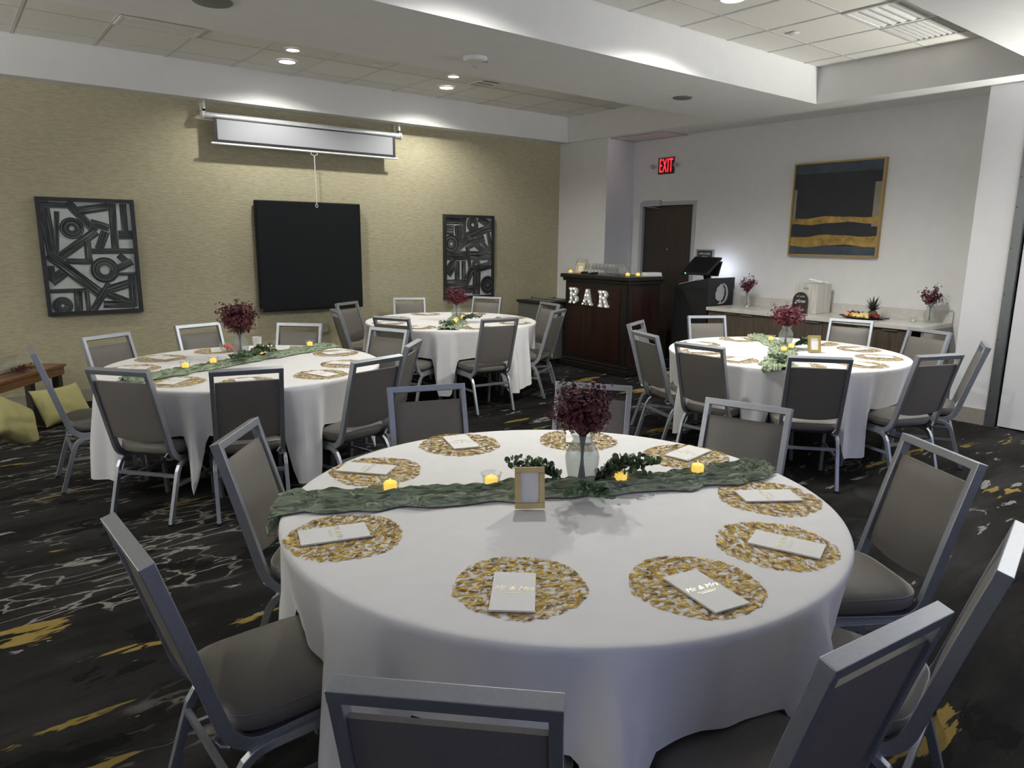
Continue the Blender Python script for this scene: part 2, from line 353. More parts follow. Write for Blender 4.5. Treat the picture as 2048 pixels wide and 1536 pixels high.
def tag(o, label, cat, group=None, kind=None):
    o['label'] = label; o['category'] = cat
    if group: o['group'] = group
    if kind: o['kind'] = kind
    return o
def thing(name, label, cat, loc=(0, 0, 0), rz=0, group=None):
    e = bpy.data.objects.new(name, None); COL.objects.link(e); e.location = loc; e.rotation_euler = (0, 0, rz); e.empty_display_size = 0.1
    return tag(e, label, cat, group)
def struct(name, mb, mat, parent=None, **k):
    o = mb.build(name, mat, parent, **k)
    if not parent: o['kind'] = 'structure'
    return o
def copy_tree(root, loc, rz, label=None):
    r = root.copy(); COL.objects.link(r); r.location = loc; r.rotation_euler = (0, 0, rz)
    if label: r['label'] = label
    for ch in root.children:
        c = ch.copy(); COL.objects.link(c); c.parent = r
        for g in ch.children:
            d = g.copy(); COL.objects.link(d); d.parent = c
    return r
def text_mesh(body, size, extrude=0.0005, shear=0.0, spacing=1.0, res=3, offset=0.0):
    cu = bpy.data.curves.new('lettering', 'FONT'); cu.body = body; cu.size = size; cu.extrude = extrude; cu.shear = shear
    cu.space_character = spacing; cu.align_x = 'CENTER'; cu.align_y = 'CENTER'; cu.resolution_u = res; cu.offset = offset
    ob = bpy.data.objects.new('lettering', cu); COL.objects.link(ob); bpy.context.view_layer.update()
    me = bpy.data.meshes.new_from_object(ob.evaluated_get(bpy.context.evaluated_depsgraph_get()))
    bpy.data.objects.remove(ob); return me
def text(name, body, size, mat, parent, loc, rot, **k):
    me = text_mesh(body, size, **k); me.materials.clear(); me.materials.append(M[mat])
    return place(name, me, parent, loc=loc, rot=rot)
def arc(cx, cy, r, a0, a1, n):
    return [(cx + r*math.cos(math.radians(a0+(a1-a0)*i/n)), cy + r*math.sin(math.radians(a0+(a1-a0)*i/n))) for i in range(n+1)]

# ================================================================== the setting
struct('floor', MB().box(XL-.15, 8.3, YF-.15, YB+.15, -0.05, 0), 'carpet')
struct('wall_back', MB().box(XL, X1+.1, YB, YB+.12, 0, HT+.06), 'wallpaper')
struct('wall_corner', MB().box(X1, X2+.12, Y1, YB+.12, 0, HT+.06), 'white_wall')
DY0, DY1, DZ = 6.09, 6.95, 2.105
wr = MB(); wr.box(X2, X2+.12, YF-.12, 2.30, 0, HT+.06); wr.box(X2, X2+.12, 2.30, DY0-.05, 0, HT+.06); wr.box(X2, X2+.12, DY1+.05, Y1, 0, HT+.06); wr.box(X2, X2+.12, DY0-.05, DY1+.05, DZ+.05, HT+.06)
struct('wall_right', wr, 'white_wall')
struct('wall_pilaster', MB().box(X3, X2+.12, 2.305, 2.62, 0, HT+.06), 'pil_white')
struct('wall_left', MB().box(XL-.12, XL, YF-.12, YB+.12, 0, HT+.06), 'white_wall')
WZ0, WZ1 = 0.9, 2.4
WINS = ((-1.7, 1.5), (4.0, 7.2))
wf = MB(); cuts = [XL] + [v for w_ in WINS for v in w_] + [X2+.12]
for i in range(0, len(cuts), 2): wf.box(cuts[i], cuts[i+1], YF-.12, YF, 0, HT+.06)
for a, b in WINS: wf.box(a, b, YF-.12, YF, 0, WZ0); wf.box(a, b, YF-.12, YF, WZ1, HT+.06)
struct('wall_front', wf, 'white_wall')
for i, (a, b) in enumerate(WINS):
    win = MB().box(a, b, YF-.07, YF-.064, WZ0, WZ1).build('window_%d' % (i+1), 'pane'); win['kind'] = 'structure'
    for q in range(4):
        c = a+.03+(b-a-.06)*q/3; MB().box(c-.03, c+.03, YF-.09, YF-.03, WZ0, WZ1).build('mullion', 'white_plastic', win)
    for q in (WZ0+.03, WZ1-.03): MB().box(a, b, YF-.091, YF-.029, q-.03, q+.03).build('window_rail', 'white_plastic', win)
    pt = bpy.data.lights.new('sky_portal', 'AREA'); pt.shape = 'RECTANGLE'; pt.size = b-a; pt.size_y = WZ1-WZ0; pt.cycles.is_portal = True
    po = bpy.data.objects.new('sky_portal', pt); COL.objects.link(po); po.location = ((a+b)/2, YF-.13, (WZ0+WZ1)/2); po.rotation_euler = (PI/2, 0, 0)

# sliding partition with its steel edge
jm = struct('trim_1', MB().box(X3-.02, X3+.05, 2.225, 2.30, 0.0, HS), 'steel_dark')
sm = MB().sphere((0, 0, 0), .006, 8, 4).mesh('screw', True); sm.materials.append(M['black'])
for z in (.10, .33, .80, 1.2, 1.6, 1.95, 2.2, 2.45, 2.7): place('screw', sm, jm, loc=(X3-.022, 2.285, z))
struct('wall_partition', MB().box(X3+.015, X3+.09, YF, 2.205, 0.012, HS), 'pil_white')

ce = MB()
for x0, x1, y0, y1 in ((XL, X2+.12, TAF, YB+.12), (XL, TX0, TAN, TAF), (TAX, X2+.12, TAN, TAF), (XL, X2+.12, TBF, TAN), (XL, TX0, TBN, TBF), (TBX, X2+.12, TBN, TBF), (XL, X2+.12, YF-.12, TBN)):
    ce.box(x0, x1, y0, y1, HS, HS+.03)
ceil = struct('ceiling', ce, 'ceiling')
fa = MB()
for xe, yn, yf in ((TAX, TAN, TAF), (TBX, TBN, TBF)):
    fa.box(TX0-.02, xe+.02, yf, yf+.02, HS+.03, HT+.03); fa.box(TX0-.02, xe+.02, yn-.02, yn, HS+.03, HT+.03)
    fa.box(xe, xe+.02, yn, yf, HS+.03, HT+.03); fa.box(TX0-.02, TX0, yn, yf, HS+.03, HT+.03)
fa.build('tray_fascia', 'ceiling', ceil)
MB().box(XL-.12, X2+.12, YF-.12, YB+.12, HT+.06, HT+.12).build('roof_deck', 'concrete', ceil)
tile_me = MB().box(-.5, .5, -.5, .5, 0, .014).mesh('ceiling_tile'); tile_me.materials.append(M['tile'])
def tray(gx, gy, xe, yn, yf):
    S = 0.62
    def cuts(g, a, b):
        k = math.ceil((a-g)/S - 1e-6); out = [a]
        while g+k*S < b-1e-3:
            if g+k*S > a+1e-3: out.append(g+k*S)
            k += 1
        return out+[b]
    xs, ys = cuts(gx, TX0, xe), cuts(gy, yn, yf)
    for i in range(len(xs)-1):
        for j in range(len(ys)-1):
            o = place('ceiling_tile', tile_me, ceil, loc=((xs[i]+xs[i+1])/2, (ys[j]+ys[j+1])/2, HT))
            o.scale = (xs[i+1]-xs[i]-.016, ys[j+1]-ys[j]-.016, 1)
    for x in xs[1:-1]: MB().box(x-.012, x+.012, yn, yf, HT-.004, HT+.02).build('tee_rail', 'rail', ceil)
    for y in ys[1:-1]: MB().box(TX0, xe, y-.012, y+.012, HT-.003, HT+.02).build('tee_rail', 'rail', ceil)
tray(0.724, 7.00, TAX, TAN, TAF)
tray(4.95, 3.68, TBX, TBN, TBF)

bb = MB().box(XL, X1, YB-.015, YB, 0, .125); struct('baseboard_back', bb, 'baseboard')
struct('baseboard_right', MB().box(X3-.014, X3, 2.303, 2.62, 0, .145), 'baseboard')
struct('trim_2', MB().box(X3-.006, X3, 2.30, 2.318, .145, HS), 'white_plastic')

# ---- door in the right wall
d = struct('door_1', MB().box(X2+.035, X2+.075, DY0, DY1, 0.01, DZ), 'door_wood')
df = MB()
df.box(X2-.015, X2+.11, DY0-.05, DY0, 0, DZ+.05); df.box(X2-.015, X2+.11, DY1, DY1+.05, 0, DZ+.05); df.box(X2-.015, X2+.11, DY0, DY1, DZ, DZ+.05)
df.build('door_frame', 'frame_paint', d)
dc = MB().box(X2-.05, X2-.016, 6.62, 6.93, 2.095, 2.175); dc.build('door_closer', 'frame_paint', d, bevel=.004)
ar = MB().tube([(X2-.035, 6.86, 2.09), (X2-.045, 6.70, 2.075), (X2+.03, 6.66, 2.06)], .008, 6); ar.build('closer_arm', 'steel', d)
MB().lathe([(.012, 0), (.012, .008), (.005, .012)], 12).build('peephole', 'steel', d, loc=(X2+.034, 6.52, 1.52), rot=(0, -PI/2, 0))
hd = MB().tube([(X2+.035, 6.87, 1.0), (X2-.02, 6.87, 1.0), (X2-.02, 6.76, 1.0)], .009, 8); hd.build('door_handle', 'steel', d)

# ---- unseen fill lamps added on the side walls to raise the ambient light
def fill_lamp(x, y, rz, label, k=1.0):
    t = thing('added_fill_lamp', label, 'fill lamp', (x, y, 1.95), rz, 'added fill lamps outside the view')
    MB().box(-.06, .06, -.012, -.001, -.12, .10).build('back_plate', 'steel', t)
    n = 16
    MB().rings([[(r*math.cos(PI+PI*j/(n-1)), -.012+r*math.sin(PI+PI*j/(n-1)), z) for j in range(n)] for r, z in ((.04, -.10), (.10, -.04), (.14, .06), (.135, .06), (.095, -.035), (.03, -.09))], cap=False).build('bowl_shade', 'white_plastic', t, True)
    li = bpy.data.lights.new('fill_lamp_light', 'AREA'); li.shape = 'DISK'; li.size = .16; li.energy = FILL_W*k; li.color = (1.0, .99, .93)
    lo = bpy.data.objects.new('fill_lamp_light', li); COL.objects.link(lo); lo.parent = t; lo.location = (0, -.10, .055); lo.rotation_euler = (PI, 0, 0)
for i, y in enumerate((3.8, 6.4)): fill_lamp(XL, y, PI/2, '%s unseen fill lamp added on the left wall' % ['nearer', 'farther'][i], .75)
fill_lamp(X3+.015, .3, -PI/2, 'single unseen fill lamp added on the right partition', 1.3)

# ================================================================== ceiling fittings
def downlight(x, y, r, lens, label, watt):
    t = thing('ceiling_downlight', label, 'ceiling light', (x, y, HT-.005), 0, 'recessed ceiling lights')
    n = 28
    MB().rings([[(q*math.cos(2*PI*j/n), q*math.sin(2*PI*j/n), z) for j in range(n)] for q, z in ((r+.022, 0), (r+.022, -.006), (r, -.009), (r-.004, -.001), (r-.004, .002))], cap=False).build('trim_ring', 'white_plastic', t, True)
    MB().lathe([(r-.004, -.003), (r-.004, -.0015)], n).build('lens', lens, t, True)
    if watt:
        li = bpy.data.lights.new('lamp_light', 'SPOT'); li.energy = watt; li.color = (1.0, 0.985, 0.92); li.spot_size = math.radians(150); li.spot_blend = 0.55; li.shadow_soft_size = 0.045
        lo = bpy.data.objects.new('lamp_light', li); COL.objects.link(lo); lo.parent = t; lo.location = (0, 0, -.02)
    return t
downlight(2.93, 7.305, .078, 'lamp', 'bright recessed ceiling light above the left end of the projector screen', LAMP_W*.85)
downlight(4.80, 7.305, .078, 'lamp', 'bright recessed ceiling light above the right end of the projector screen', LAMP_W)
downlight(2.80, 6.83, .06, 'disc_dim', 'smaller dim glowing disc on the ceiling in front of the left bright light', 0)  # this and the next are small dim glowing discs without a spot
downlight(4.54, 6.77, .06, 'disc_dim', 'smaller dim glowing disc on the ceiling in front of the right bright light', 0)
downlight(4.65, 3.375, .085, 'lamp', 'bright recessed ceiling light cut by the top edge of the photo', LAMP_W*2.6)
downlight(2.79, 3.375, .085, 'lamp', 'recessed ceiling light above the front table, hidden over the soffit', LAMP_W*1.35)

def vent(x0, x1, y0, y1, ns, label, mat='white_plastic', along='x', back='vent_grey'):
    t = thing('air_vent', label, 'air vent', ((x0+x1)/2, (y0+y1)/2, HT-.005), 0, 'ceiling air vents')
    a, b = (x1-x0)/2, (y1-y0)/2
    f = MB()
    for q in ((-a, a, -b, -b+.025), (-a, a, b-.025, b), (-a, -a+.025, -b+.025, b-.025), (a-.025, a, -b+.025, b-.025)): f.box(*q, -.010, 0)
    f.build('vent_frame', mat, t)
    MB().box(-a+.025, a-.025, -b+.025, b-.025, -.001, 0).build('backing', back, t)
    for i in range(ns):
        if along == 'x':
            y = -b+.025 + (2*b-.05)*(i+.5)/ns; MB().obox((0, y, -.006), (a-.025, 0, 0), (0, (b-.025)/ns*.42, -.003), (0, .0003, .0015)).build('slat', mat, t)
        else:
            x = -a+.025 + (2*a-.05)*(i+.5)/ns; MB().obox((x, 0, -.006), (.016, 0, -.003), (0, b-.025, 0), (.0003, 0, .0015)).build('slat', mat, t)
vent(1.35, 1.98, 6.68, 6.985, 5, 'slotted white air vent in the ceiling at upper left', back='steel_dark')
vent(4.86, 5.155, 6.45, 6.985, 4, 'slotted white air vent beside the right bright ceiling light', along='x', back='steel_dark')
vent(5.57, 6.15, 2.48, 3.05, 7, 'square slotted air vent at the top edge right of the bright light')
vent(6.17, 6.76, 2.60, 3.055, 9, 'grey air vent panel near the right corner of the ceiling tray', 'vent_grey')

def disc(name, x, y, r, label, cat, mat, z, prof=None, group=None):
    o = MB().lathe(prof or [(r, 0), (r, -.004), (r*.93, -.010), (r*.3, -.012), (.004, -.0125)], 32).build(name, mat, None, True, loc=(x, y, z))
    return tag(o, label, cat, group)
disc('ceiling_speaker', 1.447, 4.692, .115, 'round grey ceiling speaker at the top edge left of centre', 'speaker', 'grille', HS-.0005, group='round ceiling speakers')
disc('ceiling_speaker', 5.821, 4.729, .092, 'round grey ceiling speaker on the soffit above the door', 'speaker', 'grille', HS-.0005, group='round ceiling speakers')
sp = [(.045, 0), (.045, -.004), (.038, -.010), (.02, -.013), (.004, -.0135)]
disc('sprinkler_cover', 5.778, 3.575, .045, 'small round sprinkler cover in the right ceiling tray', 'sprinkler', 'white_plastic', HT-.004, sp, 'sprinkler covers')
disc('sprinkler_cover', 3.665, 6.84, .045, 'small round sprinkler cover between the two bright rear ceiling lights', 'sprinkler', 'white_plastic', HT-.004, sp, 'sprinkler covers')
t = thing('fire_strobe', 'white round fire alarm strobe with clear lens under the soffit', 'fire alarm', (3.398, 4.773, HS-.0005))
MB().lathe([(.095, 0), (.095, -.012), (.082, -.030), (.045, -.036), (.01, -.037)], 32).build('strobe_base', 'white_plastic', t, True)
MB().lathe([(.03, -.035), (.03, -.055), (.022, -.066), (.004, -.068)], 18).build('strobe_lens', 'glass', t, True)
me = text_mesh('FIRE', .034, .0004); me.materials.clear(); me.materials.append(M['black'])
place('lettering', me, t, loc=(.045, -.052, -.0335), rot=(PI-.25, 0, -YAW))
t = thing('access_panel', 'flat square access panel in the ceiling above the exit sign', 'access panel', (7.6, 6.7, HS))
MB().box(-.235, .235, -.45, .45, -.006, -.0005).build('panel', 'ceiling', t)
f = MB()
for q in ((-.24, .24, -.46, -.44), (-.24, .24, .44, .46), (-.24, -.22, -.44, .44), (.22, .24, -.44, .44)): f.box(*q, -.012, -.0004)
f.build('panel_frame', 'frame_paint', t)

# ================================================================== things on the back wall
t = thing('projector_screen', 'pull-down projector screen partly unrolled with black border and white cord', 'projector screen', (3.44, YB, 0))
SW, SY = 1.12, -.115
MB().tube([(-SW-.02, SY, 2.845), (SW+.02, SY, 2.845)], .036, 16).build('case', 'screen_case', t, True)
for s in (-1, 1):
    MB().tube([(s*(SW+.021), SY, 2.845), (s*(SW+.035), SY, 2.845)], .041, 16).build('end_cap', 'white_plastic', t, True)
    b = MB(); b.box(s*(SW-.0), s*(SW+.018), SY-.02, -.001, 2.885, 2.905); b.box(s*(SW-.0), s*(SW+.018), SY-.02, SY+.02, 2.875, 2.985); b.box(s*(SW+.0), s*(SW+.018), -.014, -.001, 2.86, 2.985); b.build('bracket', 'white_plastic', t)
MB().box(-1.055, 1.055, SY-.038, SY-.036, 2.585, 2.83).build('black_border', 'black', t)
MB().box(-1.02, 1.02, SY-.040, SY-.0385, 2.615, 2.815).build('projection_surface', 'screen_white', t)
MB().tube([(-1.09, SY-.037, 2.575), (1.09, SY-.037, 2.575)], .012, 10).build('bottom_bar', 'white_plastic', t, True)
cx = .02
h = MB().tube([(cx-.035, SY-.037, 2.562), (cx-.038, SY-.04, 2.543), (cx-.012, SY-.04, 2.535), (cx, SY-.04, 2.52), (cx+.012, SY-.04, 2.535), (cx+.038, SY-.04, 2.543), (cx+.035, SY-.037, 2.562)], .004, 6); h.build('pull_handle', 'white_plastic', t, True)
MB().tube([(cx, SY-.04, 2.522), (cx+.004, SY-.038, 2.25), (cx+.006, SY-.036, 2.005)], .0045, 6).build('pull_cord', 'white_plastic', t, True)
MB().tube([(cx+.006+.014*math.sin(a*PI/6), SY-.036, 1.987+.02*math.cos(a*PI/6)) for a in range(12)], .0035, 6, closed=True).build('cord_loop', 'white_plastic', t, True)

t = thing('black_wall_panel', 'large square black screen panel hung below the projector screen', 'panel', (3.408, YB, 1.415))
MB().box(-.625, .625, -.105, -.03, -.612, .612).build('panel_face', 'tv_black', t, bevel=.012)
MB().box(-.35, .35, -.03, -.001, -.3, .3).build('wall_mount', 'black', t)

def stroke(mb, uvs, p0, p1, wd, y):
    p0, p1 = Vector(p0), Vector(p1); dr = (p1-p0); ln = dr.length; dr /= ln; nm = Vector((-dr.y, dr.x))*wd/2
    q = [p0-nm, p0+nm, p1+nm, p1-nm]; k = len(mb.v)
    mb.v += [(a.x, y, a.y) for a in q]; mb.f.append((k, k+1, k+2, k+3))
    o = random.random()*9; uvs.append([(o, o), (o+1, o), (o+1, o+ln*4), (o, o+ln*4)])
def ringpatch(mb, uvs, c, r0, r1, y, n=28):
    o = random.random()*9
    for j in range(n):
        a, b = 2*PI*j/n, 2*PI*(j+1)/n; k = len(mb.v)
        mb.v += [(c[0]+r*math.cos(q), y, c[1]+r*math.sin(q)) for r, q in ((r0, a), (r1, a), (r1, b), (r0, b))]
        mb.f.append((k, k+1, k+2, k+3)); uvs.append([(o, o+j*.02), (o+.8, o+j*.02), (o+.8, o+j*.02+.02), (o, o+j*.02+.02)])
def clip_poly(poly, xm, zm):
    def cut(P, f, ip):
        out = []
        for i in range(len(P)):
            a, b = P[i-1], P[i]
            if f(a) != f(b): out.append(ip(a, b))
            if f(b): out.append(b)
        return out
    return poly
def art(label, x0, x1, z0, z1, strokes, rings, conv):
    t = thing('framed_art', label, 'picture', ((x0+x1)/2, YB, (z0+z1)/2), 0, 'framed black and white brush stroke pictures')
    a, b = (x1-x0)/2, (z1-z0)/2; fwid = .036
    for nm, q in (('frame_rail', (-a, a, b-fwid, b)), ('frame_rail', (-a, a, -b, -b+fwid)), ('frame_stile', (-a, -a+fwid, -b+fwid, b-fwid)), ('frame_stile', (a-fwid, a, -b+fwid, b-fwid))):
        MB().box(q[0], q[1], -.045, -.002, q[2], q[3]).build(nm, 'frame_dark', t)
    ia, ib = a-fwid, b-fwid
    MB().box(-ia, ia, -.018, -.004, -ib, ib).build('art_paper', 'art_paper', t)
    mb, uvs = MB(), []; y = -.0185
    for p0, p1, wd in strokes:
        y -= .00025
        P0, P1 = conv(p0, ia, ib), conv(p1, ia, ib); stroke(mb, uvs, P0, P1, wd*ia*2.05, y)
    for c, r0, r1 in rings:
        y -= .00025; ringpatch(mb, uvs, conv(c, ia, ib), r0*ia*2, r1*ia*2, y)
    # trim everything to the sheet
    me = bpy.data.meshes.new('brush_strokes'); me.from_pydata(mb.v, [], mb.f)
    ul = me.uv_layers.new(name='UVMap')
    for i, uvq in enumerate(uvs):
        for j in range(4): ul.data[i*4+j].uv = uvq[j]
    bm = bmesh.new(); bm.from_mesh(me)
    for co, no in (((ia, 0, 0), (1, 0, 0)), ((-ia, 0, 0), (-1, 0, 0)), ((0, 0, ib), (0, 0, 1)), ((0, 0, -ib), (0, 0, -1))):
        bmesh.ops.bisect_plane(bm, geom=list(bm.verts)+list(bm.edges)+list(bm.faces), plane_co=co, plane_no=no, clear_outer=True)
    bm.to_mesh(me); bm.free(); me.materials.append(M['ink'])
    place('brush_strokes', me, t)
    MB().box(-ia, ia, -.031, -.029, -ib, ib).build('glazing', 'art_glass', t)
def conv1(p, ia, ib):
    v = (p[1]-145)/1275; u = (p[0]-(115+v*120))/1065; return ((u-.5)*2*ia, (.5-v)*2*ib)
S1 = [((150,150),(270,830),130),((120,190),(470,190),80),((310,260),(300,720),60),((430,150),(760,490),110),((560,250),(920,190),110),((960,150),(1000,680),95),((1095,150),(1125,470),85),((700,380),(930,440),100),((880,480),(800,690),110),((770,480),(330,790),115),((1040,520),(1220,520),120),((700,715),(1230,715),75),((660,600),(680,830),85),((400,830),(730,840),75),((1040,760),(1160,860),90),((230,1070),(420,930),130),((200,750),(830,1240),135),((800,1190),(1260,1380),105),((1210,840),(950,960),95),((970,990),(1260,990),45),((930,1100),(720,1420),95),((210,1175),(650,1175),55),((540,1180),(550,1430),100),((640,1180),(670,1430),60),((900,1180),(1190,1100),115),((1200,1000),(1230,1400),95),((850,1350),(1220,1370),100),((230,880),(250,1060),80)]
art('black and white brush stroke picture in dark frame at far left', .770, 1.598, .868, 1.978,
    [(a, b, wd/1065) for a, b, wd in S1], [((480,450), .03, .135), ((870,940), .055, .165), ((360,1350), .02, .115)], conv1)
def conv2(p, ia, ib):
    v = (p[1]-190)/1150; u = (p[0]-178)/645; return ((u-.5)*2*ia, (.5-v)*2*ib)
S2 = [((170,230),(440,230),90),((170,370),(290,370),110),((350,300),(375,580),110),((440,180),(430,490),50),((640,190),(840,320),85),((450,465),(840,320),90),((480,470),(810,770),75),((610,450),(830,710),50),((770,390),(825,680),55),((310,680),(490,490),80),((440,620),(720,480),90),((180,740),(830,750),105),((480,620),(515,960),50),((190,1010),(310,810),120),((330,820),(330,1110),70),((420,820),(420,1110),60),((500,975),(830,880),90),((530,970),(430,1190),90),((180,1145),(470,1145),80),((610,990),(600,1330),110),((180,1245),(560,1245),90),((800,800),(810,900),60)]
art('black and white brush stroke picture behind the table nearest the bar', 5.262, 6.082, .835, 1.945,
    [(a, b, wd/645) for a, b, wd in S2], [((550,290), .03, .13), ((250,570), .03, .16), ((600,880), .02, .10), ((770,1190), .01, .17)], conv2)

# ================================================================== things on the right wall
t = thing('exit_sign', 'lit red exit sign with two small emergency lamp heads', 'exit sign', (X2, 6.575, 2.62), 0)
MB().box(-.012, -.001, -.135, .135, -.105, .105).build('sign_plate', 'sign_plate', t)
MB().box(-.014, -.001, -.15, .15, .105, .118).build('sign_rail', 'frame_paint', t)
text('lettering', 'EXIT', .235, 'red', t, (-.0145, 0, -.004), (PI/2, 0, -PI/2), extrude=.002, spacing=1.12, offset=-.001).scale = (.44, 1.08, 1)
for s in (-1, 1):
    MB().tube([(-.005, s*.165, -.0), (-.03, s*.185, .0)], .012, 8).build('lamp_arm', 'frame_paint', t, True)
    MB().lathe([(.012, 0), (.028, .012), (.03, .035), (.022, .04)], 14).build('lamp_head', 'frame_paint', t, True, loc=(-.03, s*.195, 0), rot=(0, -PI/2, 0))
t = thing('employees_only_sign', 'small dark EMPLOYEES ONLY sign with grey border beside the door', 'sign', (X2, 5.86, 1.455))
MB().box(-.008, -.001, -.145, .145, -.085, .075).build('border', 'sign_grey', t)
MB().box(-.011, -.008, -.115, .115, -.055, .06).build('sign_face', 'sign_face', t)
text('lettering', 'EMPLOYEES', .034, 'sign_white', t, (-.0116, 0, .018), (PI/2, 0, -PI/2))
text('lettering', 'ONLY', .034, 'sign_white', t, (-.0116, 0, -.022), (PI/2, 0, -PI/2))

t = thing('framed_painting', 'square abstract painting of navy and gold bands in thin gilt frame', 'painting', (X2, 4.152, 1.995))
A = .512
for nm, q in (('frame_rail', (-A, A, A-.018, A)), ('frame_rail', (-A, A, -A, -A+.018)), ('frame_stile', (-A, -A+.018, -A+.018, A-.018)), ('frame_stile', (A-.018, A, -A+.018, A-.018))):
    MB().box(-.055, -.002, q[0], q[1], q[2], q[3]).build(nm, 'gold_frame', t)
MB().box(-.046, -.004, -A+.018, A-.018, -A+.018, A-.018).build('canvas', 'navy', t)
def wavy(zc, th, amp, name, mat, off):
    n = 30; top = []; bot = []
    for i in range(n+1):
        yy = (-A+.02) + (2*A-.04)*i/n; u = i/n
        c = zc + amp*math.exp(-((u-.45)/.22)**2) + .004*math.sin(u*19+zc*30)
        top.append((yy, c+th/2+.006*math.sin(u*11+1))); bot.append((yy, c-th/2+.008*math.sin(u*7)))
    MB().prism(top+bot[::-1], 'x', -.0475-off, -.0463).build(name, mat, t)
MB().box(-.0468, -.0463, -A+.02, A-.02, -A+.02, -.40).build('lower_field', 'slate', t)
MB().box(-.0468, -.0463, -A+.02, A-.02, .39, A-.02).build('upper_field', 'slate', t)
MB().box(-.0468, -.0463, -A+.022, -A+.09, -.19, .27).build('side_patch', 'beige_paint', t)
MB().box(-.0468, -.0463, A-.055, A-.022, -.16, .22).build('side_patch', 'beige_paint', t)
wavy(-.13, .066, .02, 'gold_band', 'gold_paint', 0); wavy(-.355, .11, .025, 'gold_band', 'gold_paint', 0)

# ================================================================== chairs
# top middle of the backrest (x, y) and the heading the chair faces (radians)
CHAIRS = {'F1': (0.279, 1.850, 0.033), 'F2': (0.812, 2.703, -0.678), 'F3': (1.841, 3.006, -1.897), 'F4': (2.560, 2.550, -2.527), 'F5': (2.819, 1.818, -2.860), 'F6': (2.757, 0.979, 2.598), 'F7': (1.975, 0.514, 1.780), 'F8': (1.330, 0.516, 1.464), 'F9': (0.563, 0.878, 0.783), 'L1': (0.401, 5.409, -0.033), 'L2': (0.700, 4.347, 0.683), 'L3': (1.275, 3.971, 1.312), 'L4': (2.034, 3.874, 1.799), 'L5': (2.558, 4.333, 2.362), 'L6': (2.814, 5.148, -2.770), 'L7': (2.359, 5.879, -2.310), 'L8': (1.637, 6.286, -1.324), 'L9': (0.906, 5.954, -1.070), 'M1': (3.227, 5.869, 0.489), 'M2': (4.011, 5.233, 1.453), 'M3': (5.005, 5.526, 2.059), 'M4': (5.509, 6.238, 2.981), 'M5': (5.400, 7.313, -2.603), 'M6': (4.484, 7.688, -2.032), 'M7': (3.570, 7.520, -1.079), 'M8': (3.071, 6.728, -0.218), 'R1': (4.867, 4.352, -1.162), 'R2': (4.321, 3.760, -0.351), 'R3': (4.147, 3.103, 0.105), 'R4': (4.343, 2.311, 0.709), 'R5': (5.116, 1.901, 1.225), 'R6': (5.951, 1.916, 1.972), 'R7': (6.544, 2.540, 2.871), 'R8': (6.770, 3.328, -2.893), 'R9': (5.873, 4.329, -2.097)}
TABLES = {'F': (1.579, 1.720), 'L': (1.600, 4.997), 'M': (4.295, 6.472), 'R': (5.304, 3.127)}
TNAME = {'F': 'the large front table', 'L': 'the left table', 'M': 'the table by the bar', 'R': 'the right table'}
HOURS = ['twelve', 'one', 'two', 'three', 'four', 'five', 'six', 'seven', 'eight', 'nine', 'ten', 'eleven']
def clock(tb, ang):
    c = TABLES[tb]; away = math.atan2(c[1], c[0]); a = math.degrees(away-ang) % 360
    return a
CLOCK = {}
for tb in 'FLMR':
    ks = sorted([k for k in CHAIRS if k[0] == tb], key=lambda k: clock(tb, math.atan2(CHAIRS[k][1]-TABLES[tb][1], CHAIRS[k][0]-TABLES[tb][0])))
    used = set()
    for k in ks:
        a = clock(tb, math.atan2(CHAIRS[k][1]-TABLES[tb][1], CHAIRS[k][0]-TABLES[tb][0])); h = round(a/30) % 12
        while h in used: h = (h+1) % 12
        used.add(h); CLOCK[k] = HOURS[h]
TOPY, TOPZ = -.07, .915
def sweep(path, wx, dp, xc):
    """rectangular tube along a path in the YZ plane"""
    R = []
    for i, p in enumerate(path):
        a = Vector(path[max(i-1, 0)]); b = Vector(path[min(i+1, len(path)-1)]); tg = (b-a).normalized(); n = Vector((-tg.y, tg.x))
        p = Vector(p); q0, q1 = p-n*dp/2, p+n*dp/2
        R.append([(xc-wx/2, q0.x, q0.y), (xc+wx/2, q0.x, q0.y), (xc+wx/2, q1.x, q1.y), (xc-wx/2, q1.x, q1.y)])
    return R
ln = Vector((TOPY-.068, TOPZ-.43)).normalized()          # lean of the back
nb = Vector((-ln.y, ln.x))                               # its rearward normal in YZ is nb
if nb.x > 0: nb = -nb
def superell(a, b, n, m=40):
    out = []
    for j in range(m):
        q = 2*PI*j/m; c, s = math.cos(q), math.sin(q)
        out.append((math.copysign(abs(c)**(2/n), c)*a, math.copysign(abs(s)**(2/n), s)*b))
    return out
